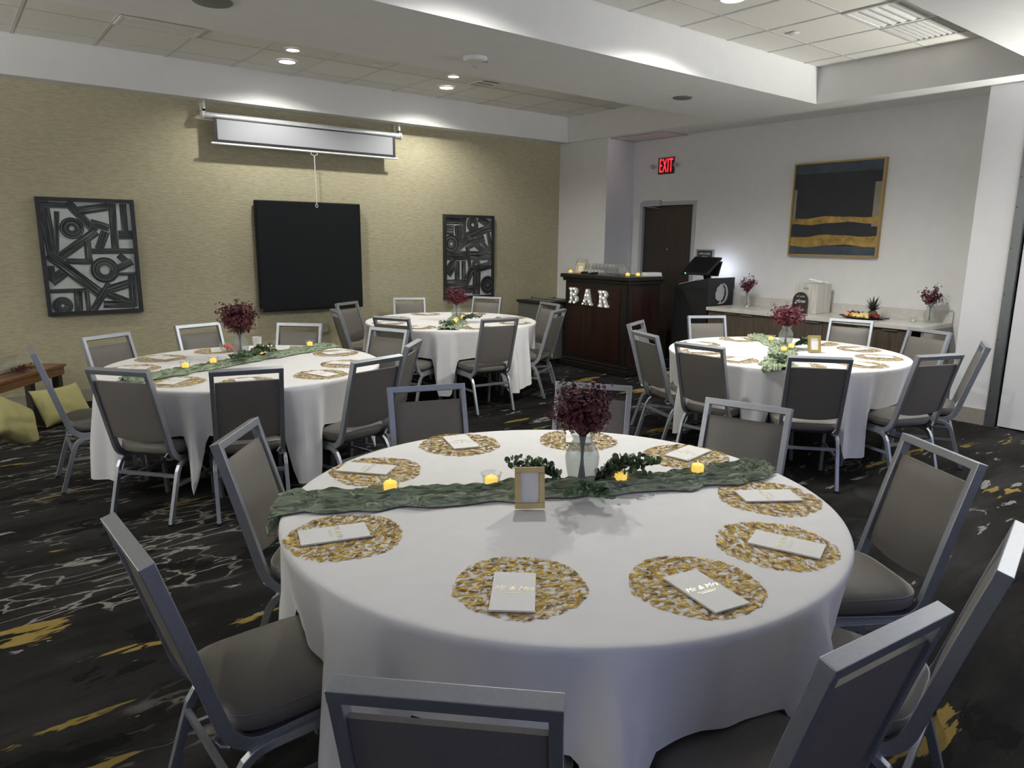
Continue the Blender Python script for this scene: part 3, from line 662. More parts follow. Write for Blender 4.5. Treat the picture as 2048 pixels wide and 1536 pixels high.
def make_chair():
    t = thing('banquet_chair', '', 'chair', group='grey padded banquet chairs around the round tables')
    # back frame: one bent rectangular tube each side joined by the top bar
    fr = MB()
    bend = [(.42, .362), (.20, .362)] + [(.155+.055*math.cos(math.radians(a)), .417+.055*math.sin(math.radians(a))) for a in (-75, -95, -115, -135, -155)] + [(.068, .43)]
    bend = [(.44, .372), (.19, .362), (.155, .362), (.125, .370), (.100, .388), (.082, .410), (.068, .44)]
    side = bend + [(.068+ln.x*s, .44+ln.y*s) for s in (.15, .3)] + [(TOPY-ln.x*.0, TOPZ)]
    for s in (-1, 1): fr.rings(sweep(side, .024, .036, s*.183))
    top = Vector((TOPY, TOPZ)); c = top-ln*.014
    fr.obox((0, c.x, c.y), (.1955, 0, 0), (0, nb.x*.0185, nb.y*.0185), (0, ln.x*.0145, ln.y*.0145))
    fr.build('back_frame', 'silver', t, bevel=.002)
    for s in (-1, 1):
        x = s*.1975
        rear = [(0, 0), (.072, .235), (.092, .295), (.112, .325), (.140, .344), (.18, .350), (.30, .350)]
        MB().rings(sweep(rear, .022, .026, x)).build('leg', 'silver', t, bevel=.002)
        frn = [(.30, .350), (.40, .350), (.435, .344), (.455, .325), (.462, .29), (.485, 0)]
        MB().rings(sweep(frn, .022, .026, x)).build('leg', 'silver', t, bevel=.002)
        MB().rings(sweep([(.068, .215), (.470, .215)], .014, .018, s*.195)).build('stretcher', 'silver', t)
        MB().box(x-.012, x+.012, -.014, .014, 0, .012).build('foot_glide', 'black', t)
    MB().box(-.187, .187, .072, .088, .262, .282).build('stretcher', 'silver', t)
    # cushion
    st = MB(); yc = .288
    prof = [(.80, .388), (.93, .392), (.985, .405), (1.0, .425), (.995, .440), (.965, .452), (.85, .463), (.6, .470), (.3, .473), (.05, .474)]
    st.rings([[(x*k, yc+y*k, z) for x, y in superell(.207, .215, 4.2)] for k, z in prof])
    seat = st.build('seat', 'vinyl', t, True)
    MB().tube([(x*.985, yc+y*.985, .447) for x, y in superell(.207, .215, 4.2)], .0035, 5, closed=True).build('piping', 'vinyl', seat, True)
    MB().box(-.175, .175, .12, .44, .372, .389).build('seat_pan', 'black', t)
    # padded backrest with a curved lower edge
    bp = MB(); nu, nv = 12, 12; fr_, bk_ = [], []
    for j in range(nv+1):
        v = j/nv
        for i in range(nu+1):
            u = i/nu*2-1; x = u*.170
            s0 = .050+.022*(abs(u)**2.2); sv = s0 + (.428-s0)*v
            e = max(0, (1-abs(u)**6))*max(0, 1-abs(2*v-1)**8)
            base = Vector((.068, .43))+ln*sv
            f = base - nb*(.006+.014*e); b = base + nb*(.006+.004*e)
            fr_.append((x, f.x, f.y)); bk_.append((x, b.x, b.y))
    k = len(fr_); W_ = nu+1; fs = []
    for j in range(nv):
        for i in range(nu):
            a = j*W_+i; fs.append((a, a+1, a+W_+1, a+W_)); fs.append((k+a, k+a+W_, k+a+W_+1, k+a+1))
    for i in range(nu):
        fs.append((i, k+i, k+i+1, i+1)); a = nv*W_+i; fs.append((a, a+1, k+a+1, k+a))
    for j in range(nv):
        a = j*W_; fs.append((a, a+W_, k+a+W_, k+a)); a += nu; fs.append((a, k+a, k+a+W_, a+W_))
    bp.add(fr_+bk_, fs); bp.build('backrest', 'vinyl', t, True)
    MB().tube([(.170, .062, .415), (.150, .056, .392), (.160, .066, .372), (.178, .085, .372)], .006, 8).build('ganging_hook', 'steel', t, True)
    return t
proto = make_chair(); first = True
NEAR = {'F1': 'front view from its side', }
for k, (x, y, h) in CHAIRS.items():
    dx, dy = math.cos(h), math.sin(h)
    loc = (x - dx*TOPY, y - dy*TOPY, 0.0005)
    lab = 'grey padded chair with silver frame at %s o\'clock of %s' % (CLOCK[k], TNAME[k[0]])
    if first: proto.location = loc; proto.rotation_euler = (0, 0, h-PI/2); proto['label'] = lab; first = False
    else: copy_tree(proto, loc, h-PI/2, lab)

# ================================================================== tables and cloths
TZ = .765
def make_table(label):
    t = thing('round_table', label, 'table', group='round banquet tables under white cloths')
    MB().lathe([(.875, -.028), (.9, -.026), (.905, -.018), (.905, -.010), (.9, -.005)], 64, (0, 0, TZ)).build('tabletop', 'cab_wood', t)
    for sx in (-1, 1):
        for sy in (-1, 1): MB().tube([(sx*.36, sy*.30, TZ-.028), (sx*.36, sy*.34, 0.002)], .014, 8).build('leg', 'steel_dark', t, True)
        MB().tube([(sx*.36, -.33, .12), (sx*.36, .33, .12)], .010, 6).build('cross_bar', 'steel_dark', t, True)
    return t
tp = make_table('')
for i, (k, nm) in enumerate((('F', 'large front'), ('L', 'left'), ('M', 'bar-side rear'), ('R', 'right'))):
    lab = 'round banquet table hidden under the white cloth of %s' % TNAME[k]
    if i == 0: tp.location = (*TABLES[k], 0); tp['label'] = lab
    else: copy_tree(tp, (*TABLES[k], 0), 0, lab)
def sm(a, b, x):
    x = min(1, max(0, (x-a)/(b-a))); return x*x*(3-2*x)
def make_cloth(k):
    cx, cy = TABLES[k]; rnd = random.Random(ord(k))
    seats = []
    for q in CHAIRS:
        if q[0] == k:
            x, y, h = CHAIRS[q]; sx, sy = x+math.cos(h)*.42-cx, y+math.sin(h)*.42-cy
            seats.append((math.atan2(sy, sx), math.hypot(x-cx, y-cy)))
    NP = 288; NS = 18; ph = [rnd.random()*7 for _ in range(6)]
    ringsl = []
    for r in (.02, .2, .4, .6, .75, .85, .895): ringsl.append([(cx+r*math.cos(2*PI*j/NP), cy+r*math.sin(2*PI*j/NP), TZ) for j in range(NP)])
    for r, z in ((.908, .7642), (.9145, .761), (.918, .754)): ringsl.append([(cx+r*math.cos(2*PI*j/NP), cy+r*math.sin(2*PI*j/NP), z) for j in range(NP)])
    for s in range(1, NS+1):
        u = s/NS; row = []
        for j in range(NP):
            a = 2*PI*j/NP; dm = 9; rs = 2
            for sa, sr in seats:
                dd = abs((a-sa+PI) % (2*PI)-PI)
                if dd < dm: dm = dd; rs = sr
            on = 1-sm(.232, .325, dm)                                     # 1 above a seat, 0 in a gap
            hem = .14*(1-on) + .482*on + .012*math.sin(9*a+ph[0])
            flare = -.10*on + .065*(1-on)*(.7+.3*math.sin(5*a+ph[1]))
            fq = .5+.5*math.sin(18*a+ph[2]+1.1*math.sin(4*a+ph[4])); fold = .075*(fq**2.2-.35) + .012*math.sin(37*a+ph[3])
            if k == 'F': flare += .10*math.exp(-(((a+2.13+PI) % (2*PI)-PI)/.13)**2) + .07*math.exp(-(((a+1.50+PI) % (2*PI)-PI)/.11)**2)
            z = .754 - (.754-hem)*u
            drop = (.754-z)/.61
            r = .919 + flare*drop**.9 + max(-.02, fold)*min(1, drop*1.5)*(1-.8*on)
            row.append((cx+r*math.cos(a), cy+r*math.sin(a), z))
        ringsl.append(row)
    mb = MB(); mb.rings(ringsl, cap=False)
    mb.f.append(tuple(reversed(range(NP))))
    o = mb.build('tablecloth', 'cloth', None, True, fix=False)
    me = o.data
    bm = bmesh.new(); bm.from_mesh(me); bmesh.ops.recalc_face_normals(bm, faces=bm.faces); bm.to_mesh(me); bm.free()
    me.polygons.foreach_set('use_smooth', [True]*len(me.polygons))
    return tag(o, 'white round tablecloth hanging in folds over %s' % TNAME[k], 'tablecloth', 'white tablecloths')
for k in TABLES: make_cloth(k)

# ---- place settings: foil mat and folded paper napkin
MATS = {'F1': (.854, 1.868), 'F2': (1.218, 2.36), 'F3': (1.677, 2.468), 'F4': (2.132, 2.211), 'F5': (2.327, 1.771), 'F6': (2.165, 1.29), 'F7': (1.831, 1.055), 'F8': (1.438, 1.042), 'F9': (1.075, 1.312)}
NAPS = {'F1': (.833, 1.892, -17), 'F2': (1.196, 2.395, -50), 'F3': (1.692, 2.486, -108), 'F5': (2.36, 1.787, -171), 'F6': (2.171, 1.296, 146), 'F7': (1.851, 1.033, 110), 'F8': (1.426, 1.003, 78), 'F9': (1.038, 1.292, 49), 'F4': (2.16, 2.24, -132)}
rj = random.Random(3)
mat_v = []
for v in range(3):
    rr = random.Random(40+v); n = 72; rim = [.172+.004*math.sin(5*j*2*PI/n+v)+rr.uniform(-.004, .004) for j in range(n)]
    mb = MB(); R = []
    for q in (.02, .25, .5, .72, .88, 1.0):
        R.append([(rim[j]*q*math.cos(2*PI*j/n), rim[j]*q*math.sin(2*PI*j/n), .0008+.0010*rr.random()) for j in range(n)])
    mb.rings(R, cap=False); mb.f.append(tuple(range(n)))
    me = mb.mesh('foil_placemat', True); me.materials.append(M['foil']); mat_v.append(me)
nap_me = MB(); nap_me.box(-.055, .055, -.1, .1, 0, .0022); nap_me.box(-.0545, .0545, -.1, .0985, .0026, .0045); nap_me = nap_me.mesh('paper_napkin'); nap_me.materials.append(M['paper'])
txt1 = text_mesh('Mr & Mrs', .026, .0002, shear=.35, res=2); txt1.materials.clear(); txt1.materials.append(M['gold_ink'])
line_me = MB().box(-.03, .03, -.0005, .0005, 0, .0004).box(-.022, .022, -.0068, -.0052, 0, .0004).mesh('print_line'); line_me.materials.append(M['gold_ink'])
def setting(k, x, y, nx, ny, nang):
    c = TABLES[k[0]]; hr = CLOCK[k]; tn = TNAME[k[0]]
    o = place('foil_placemat', mat_v[rj.randrange(3)], None, loc=(x, y, TZ+.0005), rot=(0, 0, rj.random()*6))
    tag(o, "round gold foil lace placemat at %s o'clock of %s" % (hr, tn), 'placemat', 'gold foil placemats')
    n = place('paper_napkin', nap_me, None, loc=(nx, ny, TZ+.0035), rot=(0, 0, math.radians(nang)-PI/2))
    tag(n, "white printed paper napkin on the mat at %s o'clock of %s" % (hr, tn), 'napkin', 'white paper napkins on the placemats')
    place('lettering', txt1, n, loc=(0, .012, .0046)); place('print_line', line_me, n, loc=(0, -.008, .0046))
for k in MATS: setting(k, *MATS[k], *NAPS[k])
for k in CHAIRS:
    if k[0] != 'F':
        c = TABLES[k[0]]; a = math.atan2(CHAIRS[k][1]-c[1], CHAIRS[k][0]-c[0]); rr = .70+rj.uniform(-.02, .02)
        mx, my = c[0]+rr*math.cos(a), c[1]+rr*math.sin(a); na = a+PI+rj.uniform(-.3, .3)
        setting(k, mx, my, mx+rj.uniform(-.015, .015), my+rj.uniform(-.015, .015), math.degrees(na))

# ---- gauze runners
def runner(path, widths, z0, mat, label, c, seed, hmax=.034):
    rnd = random.Random(seed); P = [Vector(p) for p in path]; n = 190; nu = 56
    cum = [0]
    for i in range(1, len(P)): cum.append(cum[-1]+(P[i]-P[i-1]).length)
    def at(s):
        i = 0
        while i < len(P)-2 and cum[i+1] < s: i += 1
        f = (s-cum[i])/(cum[i+1]-cum[i]); p0 = P[max(i-1, 0)]; p3 = P[min(i+2, len(P)-1)]; a, b = P[i], P[i+1]
        q = .5*((2*a)+(-p0+b)*f+(2*p0-5*a+4*b-p3)*f*f+(-p0+3*a-3*b+p3)*f**3); w = widths[i]+(widths[i+1]-widths[i])*f
        return q, w
    ph = [rnd.random()*6.3 for _ in range(8)]; top = []
    for i in range(n+1):
        s = cum[-1]*i/n; q, wv = at(s); q2, _ = at(min(cum[-1], s+.01)); q1, _ = at(max(0, s-.01)); tg = (q2-q1).normalized(); nm = Vector((-tg.y, tg.x))
        ed = 1+.12*math.sin(s*23+ph[0])+.10*math.sin(s*41+ph[1])
        for j in range(nu+1):
            u = j/nu*2-1; off = u*wv/2*ed + .006*math.sin(s*31+u*6+ph[2])
            p = q+nm*off
            f = (.8*math.sin(u*9+1.5*math.sin(s*5+ph[3])+ph[4])+.8*math.sin(u*21+2.2*math.sin(s*9+ph[5])+s*3)+.6*math.sin(u*39+2.5*math.sin(s*17+ph[6])+ph[7])+.35*math.sin(s*95+u*14+2*math.sin(u*8)))/2.2
            env = 1-abs(u)**5
            z = z0+.0035+hmax*(.45+.5*f)*env
            d = math.hypot(p.x-c[0], p.y-c[1])
            if d > .925:
                ex = d-.925; z = TZ-ex*1.5+hmax*.5*f; k = .945+.25*ex+.02*f; p = Vector((c[0]+(p.x-c[0])/d*k, c[1]+(p.y-c[1])/d*k))
            top.append((p.x, p.y, max(z, z0+.002) if d <= .925 else z))
    W_ = nu+1; k = len(top); fs = []
    bot = [(x, y, z-.0015) for x, y, z in top]
    for i in range(n):
        for j in range(nu):
            a = i*W_+j; fs.append((a, a+1, a+W_+1, a+W_)); fs.append((k+a, k+a+W_, k+a+W_+1, k+a+1))
    for i in range(n):
        a = i*W_; fs.append((a, a+W_, k+a+W_, k+a)); a += nu; fs.append((a, k+a, k+a+W_, a+W_))
    for j in range(nu):
        fs.append((j, k+j, k+j+1, j+1)); a = n*W_+j; fs.append((a, a+1, k+a+1, k+a))
    mb = MB(); mb.add(top+bot, fs)
    return tag(mb.build('table_runner', mat, None, True), label, 'table runner', 'green gauze table runners')
runner([(.765, 2.24), (.85, 2.185), (.985, 2.10), (1.42, 1.865), (1.78, 1.69), (2.10, 1.545), (2.30, 1.50), (2.43, 1.475)], [.17, .17, .16, .135, .135, .15, .17, .14], TZ+.004, 'gauze', 'long crinkled sage green gauze runner across the large front table', TABLES['F'], 1, .044)
runner([(.80, 4.76), (1.0, 4.83), (1.36, 4.975), (1.70, 5.13), (1.95, 5.22), (2.2, 5.34), (2.44, 5.46)], [.16, .17, .16, .16, .17, .19, .2], TZ+.004, 'gauze_left', 'crinkled green gauze runner across the left table', TABLES['L'], 2)
runner([(5.93, 3.80), (5.72, 3.55), (5.42, 3.22), (5.05, 3.00), (4.75, 2.84), (4.57, 2.735), (4.49, 2.685)], [.16, .18, .2, .2, .22, .24, .22], TZ+.004, 'gauze_pale', 'pale green gauze runner trailing off the edge of the right table', TABLES['R'], 3)
runner([(4.62, 6.80), (4.38, 6.50), (4.22, 6.26), (4.05, 6.06), (3.86, 5.86), (3.80, 5.79)], [.14, .18, .2, .2, .22, .2], TZ+.004, 'gauze_pale', 'pale green gauze runner on the table by the bar', TABLES['M'], 4)

# ================================================================== vases, flowers, candles, greenery
V_PROF = [(.036, 0), (.044, .002), (.047, .006), (.052, .03), (.059, .07), (.061, .095), (.056, .115), (.044, .135), (.035, .15), (.034, .158), (.040, .17), (.044, .176)]
V_IN = [(.042, .176), (.038, .17), (.0325, .158), (.0335, .15), (.042, .135), (.0535, .115), (.0585, .095), (.0565, .07), (.0495, .03), (.044, .012), (.02, .010)]
vase_me = MB().rings([[(r*math.cos(2*PI*j/32), r*math.sin(2*PI*j/32), z) for j in range(32)] for r, z in V_PROF+V_IN]).mesh('glass_vase', True); vase_me.materials.append(M['vase_glass'])
B_PROF = [(.03, 0), (.042, .004), (.05, .03), (.048, .06), (.032, .095), (.02, .125), (.022, .15), (.03, .165)]
bud_me = MB().rings([[(r*math.cos(2*PI*j/24), r*math.sin(2*PI*j/24), z) for j in range(24)] for r, z in B_PROF+[(a-.002, b) for a, b in B_PROF[::-1][:-1]]+[(.02, .008)]]).mesh('bud_vase', True); bud_me.materials.append(M['glass'])
def floret(mb, p, nrm, s, rnd):
    nrm = nrm.normalized(); a = nrm.cross(Vector((rnd.uniform(-1, 1), rnd.uniform(-1, 1), rnd.uniform(-1, 1)))).normalized(); b = nrm.cross(a)
    for q in range(4):
        an = q*PI/2+rnd.uniform(-.3, .3); d = a*math.cos(an)+b*math.sin(an); e = nrm.cross(d); up_ = nrm*rnd.uniform(.15, .6)
        mb.add([p, p+(d*.55+e*.42)*s+up_*s*.35, p+d*s*1.0+up_*s*.7, p+(d*.55-e*.42)*s+up_*s*.35], [(0, 1, 2, 3)])
def bouquet(x, y, z, h0, spread, height, nst, nfl, fs, lean, mat, label, seed, neck=.024):
    rnd = random.Random(seed)
    t = thing('flower_bouquet', label, 'flowers', (x, y, z), 0, 'burgundy flower bouquets'); blos = MB()
    for i in range(nst):
        an = 2.4*i+rnd.random()*.5; rr = spread*math.sqrt((i+.5)/nst)
        tip = Vector((math.cos(an)*rr+lean[0]*height, math.sin(an)*rr+lean[1]*height, h0+height*(.42+.58*rnd.random()*(1-.35*(rr/spread)**2)+.0)))
        nk = Vector((math.cos(an)*neck*.5, math.sin(an)*neck*.5, h0-.005)); foot = Vector((math.cos(an+2.5)*.012, math.sin(an+2.5)*.012, .016))
        mid = nk.lerp(tip, .5)+Vector((math.cos(an), math.sin(an), 0))*rr*.1
        MB().tube([foot, nk*.6+foot*.4, nk, mid, tip], [.0015, .0015, .0014, .0013, .0009], 5).build('stem', 'stem', t, True)
        for q in range(nfl):
            f = .28+.72*rnd.random()**.75; base = nk.lerp(mid, f*2) if f < .5 else mid.lerp(tip, f*2-1)
            off = Vector((rnd.gauss(0, 1), rnd.gauss(0, 1), rnd.gauss(0, .9)))*spread*.19
            p = base+off
            if p.z < h0+.008: p.z = h0+.008+rnd.random()*.02
            floret(blos, p, off+Vector((0, 0, .01)), fs*rnd.uniform(.75, 1.25), rnd)
    o = blos.build('blossoms', mat, t, fix=False); o['kind'] = 'stuff'
    return t
def vase(x, y, z, label, me=None, s=1.0, name='glass_vase'):
    o = place(name, me or vase_me, None, loc=(x, y, z)); o.scale = (s, s, s)
    return tag(o, label, 'vase', 'glass flower vases')
RZ = TZ+.030
vase(1.703, 1.742, RZ, 'clear glass urn vase of burgundy flowers on the large front table')
bouquet(1.703, 1.742, RZ, .176, .095, .19, 32, 62, .0088, (-.03, .02), 'burgundy', 'full dark burgundy flower bouquet on the large front table', 11)
vase(1.625, 5.16, RZ, 'clear glass vase on the green runner of the left table', s=.95)
bouquet(1.625, 5.16, RZ, .167, .125, .235, 32, 36, .0125, (-.02, .06), 'burgundy', 'dark burgundy bouquet splaying to the right on the left table', 12)
vase(5.40, 3.185, RZ, 'clear glass vase of flowers on the right table', s=.95)
bouquet(5.40, 3.185, RZ, .167, .125, .185, 30, 32, .011, (0, 0), 'burgundy_light', 'rosy burgundy bouquet on the right table', 13)
vase(4.245, 6.30, RZ, 'clear glass vase of flowers on the table by the bar', s=.92)
bouquet(4.245, 6.30, RZ, .162, .12, .18, 30, 30, .011, (0, 0), 'burgundy_light', 'rosy burgundy bouquet in front of the right picture', 14)

CUP = [(.020, 0), (.026, .002), (.028, .02), (.033, .042), (.036, .046), (.0345, .046), (.0315, .042), (.0265, .02), (.024, .006), (.01, .005)]
cup_me = MB().rings([[(r*math.cos(2*PI*j/20), r*math.sin(2*PI*j/20), z) for j in range(20)] for r, z in CUP]).mesh('glass_cup', True); cup_me.materials.append(M['glass'])
can_me = MB().lathe([(.0205, .006), (.0215, .008), (.0215, .029), (.018, .032), (.004, .0295)], 16).mesh('candle', True); can_me.materials.append(M['candle'])
flm_me = MB().lathe([(.001, .0295), (.004, .033), (.003, .039), (.0005, .044)], 8).mesh('flame_tip', True); flm_me.materials.append(M['candle'])
def votive(x, y, z, label, s=1.0):
    t = thing('votive_candle', label, 'candle', (x, y, z), 0, 'small glowing candles in glass cups'); t.scale = (s, s, s)
    place('glass_cup', cup_me, t); place('candle', can_me, t); place('flame_tip', flm_me, t)
CZ = TZ+.030
for x, y, lb in ((1.115, 2.060, 'leftmost glowing yellow candle on the front table runner'), (1.418, 1.895, 'glowing yellow candle left of the gold frame on the front table'), (1.822, 1.665, 'glowing yellow candle beside the vase on the front table'), (2.115, 1.555, 'rightmost glowing yellow candle on the front table runner')):
    votive(x, y, CZ, lb, 1.05)
for x, y, lb in ((1.182, 4.89, 'leftmost glowing candle on the left table'), (1.38, 4.975, 'second glowing candle from the left on the left table'), (1.765, 5.17, 'glowing candle right of the vase on the left table'), (2.218, 5.35, 'rightmost glowing candle on the left table')):
    votive(x, y, CZ, lb)
for x, y, lb in ((5.60, 3.44, 'glowing candle behind the vase on the right table'), (5.33, 3.09, 'glowing candle close against the vase on the right table'), (5.14, 3.04, 'glowing candle in front of the vase on the right table'), (4.34, 6.33, 'glowing candle behind the vase on the table by the bar'), (4.16, 6.18, 'glowing candle in front of the vase on the table by the bar'), (4.07, 6.07, 'nearest glowing candle on the table by the bar')):
    votive(x, y, CZ, lb)

def sprig(x, y, z, ang, ln_, nb_, label, seed, mat='leaf', leaf=.0125, hgt=.05):
    nb_ = int(nb_*1.5)
    rnd = random.Random(seed); t = thing('eucalyptus_sprig', label, 'greenery', (x, y, z), ang, 'eucalyptus sprigs on the tables'); lv = MB()
    for i in range(nb_):
        y0 = rnd.uniform(-.04, .04); e = Vector((ln_*(.35+.65*rnd.random()), y0+rnd.uniform(-.05, .05), hgt*(.2+.8*rnd.random())))
        p0 = Vector((0, y0*.3, .003)); md = p0.lerp(e, .5)+Vector((0, 0, hgt*.25))
        MB().tube([p0, md, e], [.0016, .0013, .0007], 5).build('twig', 'stem', t, True)
        for q in range(9):
            f = (q+1)/9; p = p0.lerp(md, f*2) if f < .5 else md.lerp(e, f*2-1)
            for sd in (-1, 1):
                d = Vector((rnd.uniform(-.4, .7), sd*rnd.uniform(.4, 1), rnd.uniform(-.2, .8))).normalized(); s = leaf*rnd.uniform(.7, 1.2)
                n = d.cross(Vector((rnd.uniform(-1, 1), rnd.uniform(-1, 1), rnd.uniform(-.4, 1)))).normalized(); w_ = n
                c = p+d*s*1.1; u_ = d
                pts = [p]+[c+u_*s*math.cos(a)+w_*s*.85*math.sin(a) for a in (2.4, 1.5, .7, 0, -.7, -1.5, -2.4)]
                pts = [Vector((a.x, a.y, max(a.z, .0015))) for a in pts]
                lv.add(pts, [(0, 1, 2, 3, 4, 5, 6, 7)])
    o = lv.build('leaves', mat, t, fix=False); o['kind'] = 'stuff'
GZ = TZ+.030
sprig(1.665, 1.81, GZ, 2.35, .20, 7, 'leafy green sprig left of the vase on the front table', 21, hgt=.075)
sprig(1.755, 1.725, GZ, -.52, .27, 9, 'leafy green sprig right of the vase on the front table', 22, hgt=.085)
sprig(1.66, 1.69, GZ, -2.25, .12, 4, 'small green sprig drooping in front of the front table vase', 23, hgt=.02)
sprig(1.62, 5.09, GZ, -1.9, .16, 6, 'leafy green sprig at the foot of the left table vase', 24, hgt=.06)
sprig(1.69, 5.15, GZ, -.2, .18, 7, 'leafy green sprig right of the left table vase', 25, hgt=.075)
sprig(5.45, 3.13, GZ, -.75, .20, 8, 'dark green sprig beside the gold frame on the right table', 26, hgt=.07)
sprig(4.75, 2.83, GZ, -2.6, .22, 8, 'pale green sprig spilling over the right table edge', 27, 'leaf_pale', hgt=.04)
sprig(4.30, 6.26, GZ, -.5, .22, 8, 'green sprig right of the vase on the table by the bar', 28, 'leaf_pale', hgt=.05)
sprig(3.98, 6.0, GZ, -2.3, .18, 8, 'pale green sprig at the runner end on the table by the bar', 29, 'leaf_pale', hgt=.04)

def gold_frame(x, y, z, ang, w, h, label):
    t = thing('photo_frame', label, 'picture frame', (x, y, z), ang, 'small gold table frames')
    tl = .24; ct, st = math.cos(tl), math.sin(tl); b = w*.19
    def slab(u0, u1, v0, v1, d0, d1, name, mat):
        # local: x right, leaning back (+y); front faces -y
        c = ((u0+u1)/2, (v0+v1)/2*st + (d0+d1)/2*ct, (v0+v1)/2*ct - (d0+d1)/2*st + .0045)
        MB().obox(c, ((u1-u0)/2, 0, 0), (0, (v1-v0)/2*st, (v1-v0)/2*ct), (0, (d1-d0)/2*ct, -(d1-d0)/2*st)).build(name, mat, t, bevel=.0015 if name[0] == 'f' else 0)
    slab(-w/2, w/2, h-b, h, -.012, .004, 'frame_rail', 'brass'); slab(-w/2, w/2, 0, b, -.012, .004, 'frame_rail', 'brass')
    slab(-w/2, -w/2+b, b, h-b, -.012, .004, 'frame_stile', 'brass'); slab(w/2-b, w/2, b, h-b, -.012, .004, 'frame_stile', 'brass')
    slab(-w/2+b, w/2-b, b, h-b, -.003, .003, 'card', 'paper')
    MB().obox((0, .070, h*.33), (w*.16, 0, 0), (0, .030, -h*.32), (0, .0012, .0008)).build('easel_back', 'black', t)
gold_frame(1.432, 1.702, TZ+.001, -.60, .098, .135, 'gold frame holding a white card on the large front table')
gold_frame(5.43, 2.945, TZ+.001, -.72, .10, .135, 'gold frame holding a white card on the right table')

# ---- plastic fruit tub and small cup on the left table
t = thing('fruit_tub', 'clear plastic tub of red fruit behind the left table vase', 'container', (1.70, 5.62, TZ+.0055), -.55)
R = [[(x*k, y*k*.7, z) for x, y in superell(.085, .085, 6, 24)] for k, z in ((.8, 0), (.98, .058), (1.05, .060), (1.05, .063), (.96, .058), (.78, .003))]
MB().rings(R).build('tub', 'glass', t, True)
ft = MB(); rf = random.Random(5)
for i in range(14): ft.sphere((rf.uniform(-.05, .05), rf.uniform(-.03, .03), rf.uniform(.017, .038)), .014, 8, 5)
o = ft.build('fruit_pieces', 'tomato', t, True); o['kind'] = 'stuff'
o = MB().rings([[(r*math.cos(2*PI*j/20), r*math.sin(2*PI*j/20), z) for j in range(20)] for r, z in ((.024, 0), (.034, .11), (.036, .112), (.033, .11), (.023, .004))]).build('foam_cup', 'white_plastic', None, True, loc=(1.86, 5.50, TZ+.001))
tag(o, 'small white cup behind the left table vase', 'cup')

# ================================================================== bar
BX0, BX1, BY0, BY1, BZ = 6.43, 6.99, 5.87, 6.98, 1.205
t = thing('portable_bar', 'dark mahogany bar with moulded top standing in the corner', 'bar', ((BX0+BX1)/2, (BY0+BY1)/2, 0))
bx, by = (BX1-BX0)/2, (BY1-BY0)/2
MB().box(-bx, bx, -by, by, .10, BZ-.09).build('body', 'espresso', t)
tp_ = MB(); tp_.box(-bx-.055, bx+.055, -by-.055, by+.055, BZ-.05, BZ); tp_.box(-bx-.03, bx+.03, -by-.03, by+.03, BZ-.09, BZ-.05); tp_.build('bar_top', 'espresso', t, bevel=.008)
bs = MB(); bs.box(-bx-.05, bx+.05, -by-.05, by+.05, .002, .08); bs.box(-bx-.028, bx+.028, -by-.028, by+.028, .08, .115); bs.build('plinth', 'espresso', t, bevel=.008)
MB().box(-bx-.006, -bx, -by+.13, by-.05, .16, BZ-.15).build('front_panel', 'mahogany', t)
MB().box(-bx+.08, bx-.08, -by-.006, -by, .16, BZ-.15).build('side_panel', 'mahogany', t)
pl_ = MB()
for q in ((-by+.02, -by+.10), ): pl_.box(-bx-.012, -bx, *q, .12, BZ-.10)
pl_.build('corner_post', 'espresso', t)

def marquee(ch, yc, zc, label):
    """slab-serif light-up letter facing -x; polygon strokes in (y right = -y world, z)"""
    t = thing('marquee_letter', label, 'letter', (BX0-.0065, yc, zc), 0, 'light-up letters spelling BAR')
    H, Wd, S = .205, .15, .040
    B = []   # polygons as lists of (u, v); u to the right as seen
    def rect(u0, u1, v0, v1): B.append([(u0, v0), (u1, v0), (u1, v1), (u0, v1)])
    def bow(cu, cv, ru, rv, a0=-90, a1=90, n=10):
        o_ = [(cu+ru*math.cos(math.radians(a0+(a1-a0)*i/n)), cv+rv*math.sin(math.radians(a0+(a1-a0)*i/n))) for i in range(n+1)]
        i_ = [(cu+(ru-S)*math.cos(math.radians(a0+(a1-a0)*i/n)), cv+(rv-S*.72)*math.sin(math.radians(a0+(a1-a0)*i/n))) for i in range(n+1)]
        for i in range(n): B.append([o_[i], o_[i+1], i_[i+1], i_[i]])
    bulbs = []
    if ch in 'BR':
        rect(-.055, -.055+S, 0, H); rect(-.075, -.0, 0, .03); rect(-.075, -.0, H-.03, H)
        bow(.012, H*.75, .058, H*.25); rect(-.03, .014, H-.03, H); rect(-.03, .014, H*.5, H*.5+.03)
        bulbs += [(-.035, .02), (-.035, .07), (-.035, .13), (-.035, .185), (.02, .19), (.05, .155), (.02, .115)]
    if ch == 'B':
        bow(.016, H*.26, .064, H*.26); rect(-.03, .018, 0, .03); bulbs += [(.06, .055), (.025, .018)]
    if ch == 'R':
        B.append([(.0, H*.5), (.04, H*.52), (.085, .0), (.04, .0)]); rect(.035, .092, 0, .03); bulbs += [(.045, .07), (.065, .018)]
    if ch == 'A':
        B.append([(-.07, 0), (-.032, 0), (.018, H), (-.02, H)]); B.append([(.07, 0), (.028, 0), (-.02, H), (.022, H)])
        rect(-.045, .045, .06, .088); rect(-.088, -.02, 0, .028); rect(.02, .088, 0, .028)
        bulbs += [(0, .18), (-.022, .125), (.022, .125), (-.048, .055), (.048, .055), (-.06, .015), (.06, .015)]
    f = MB()
    for i, p in enumerate(B): f.prism([(-u, v-H/2) for u, v in p], 'x', -.034-.0002*(i % 3), 0)
    f.build('letter_body', 'marquee', t)
    for u, v in bulbs: MB().sphere((-.038, -u, v-H/2), .008, 8, 5).build('bulb', 'bulb', t, True)
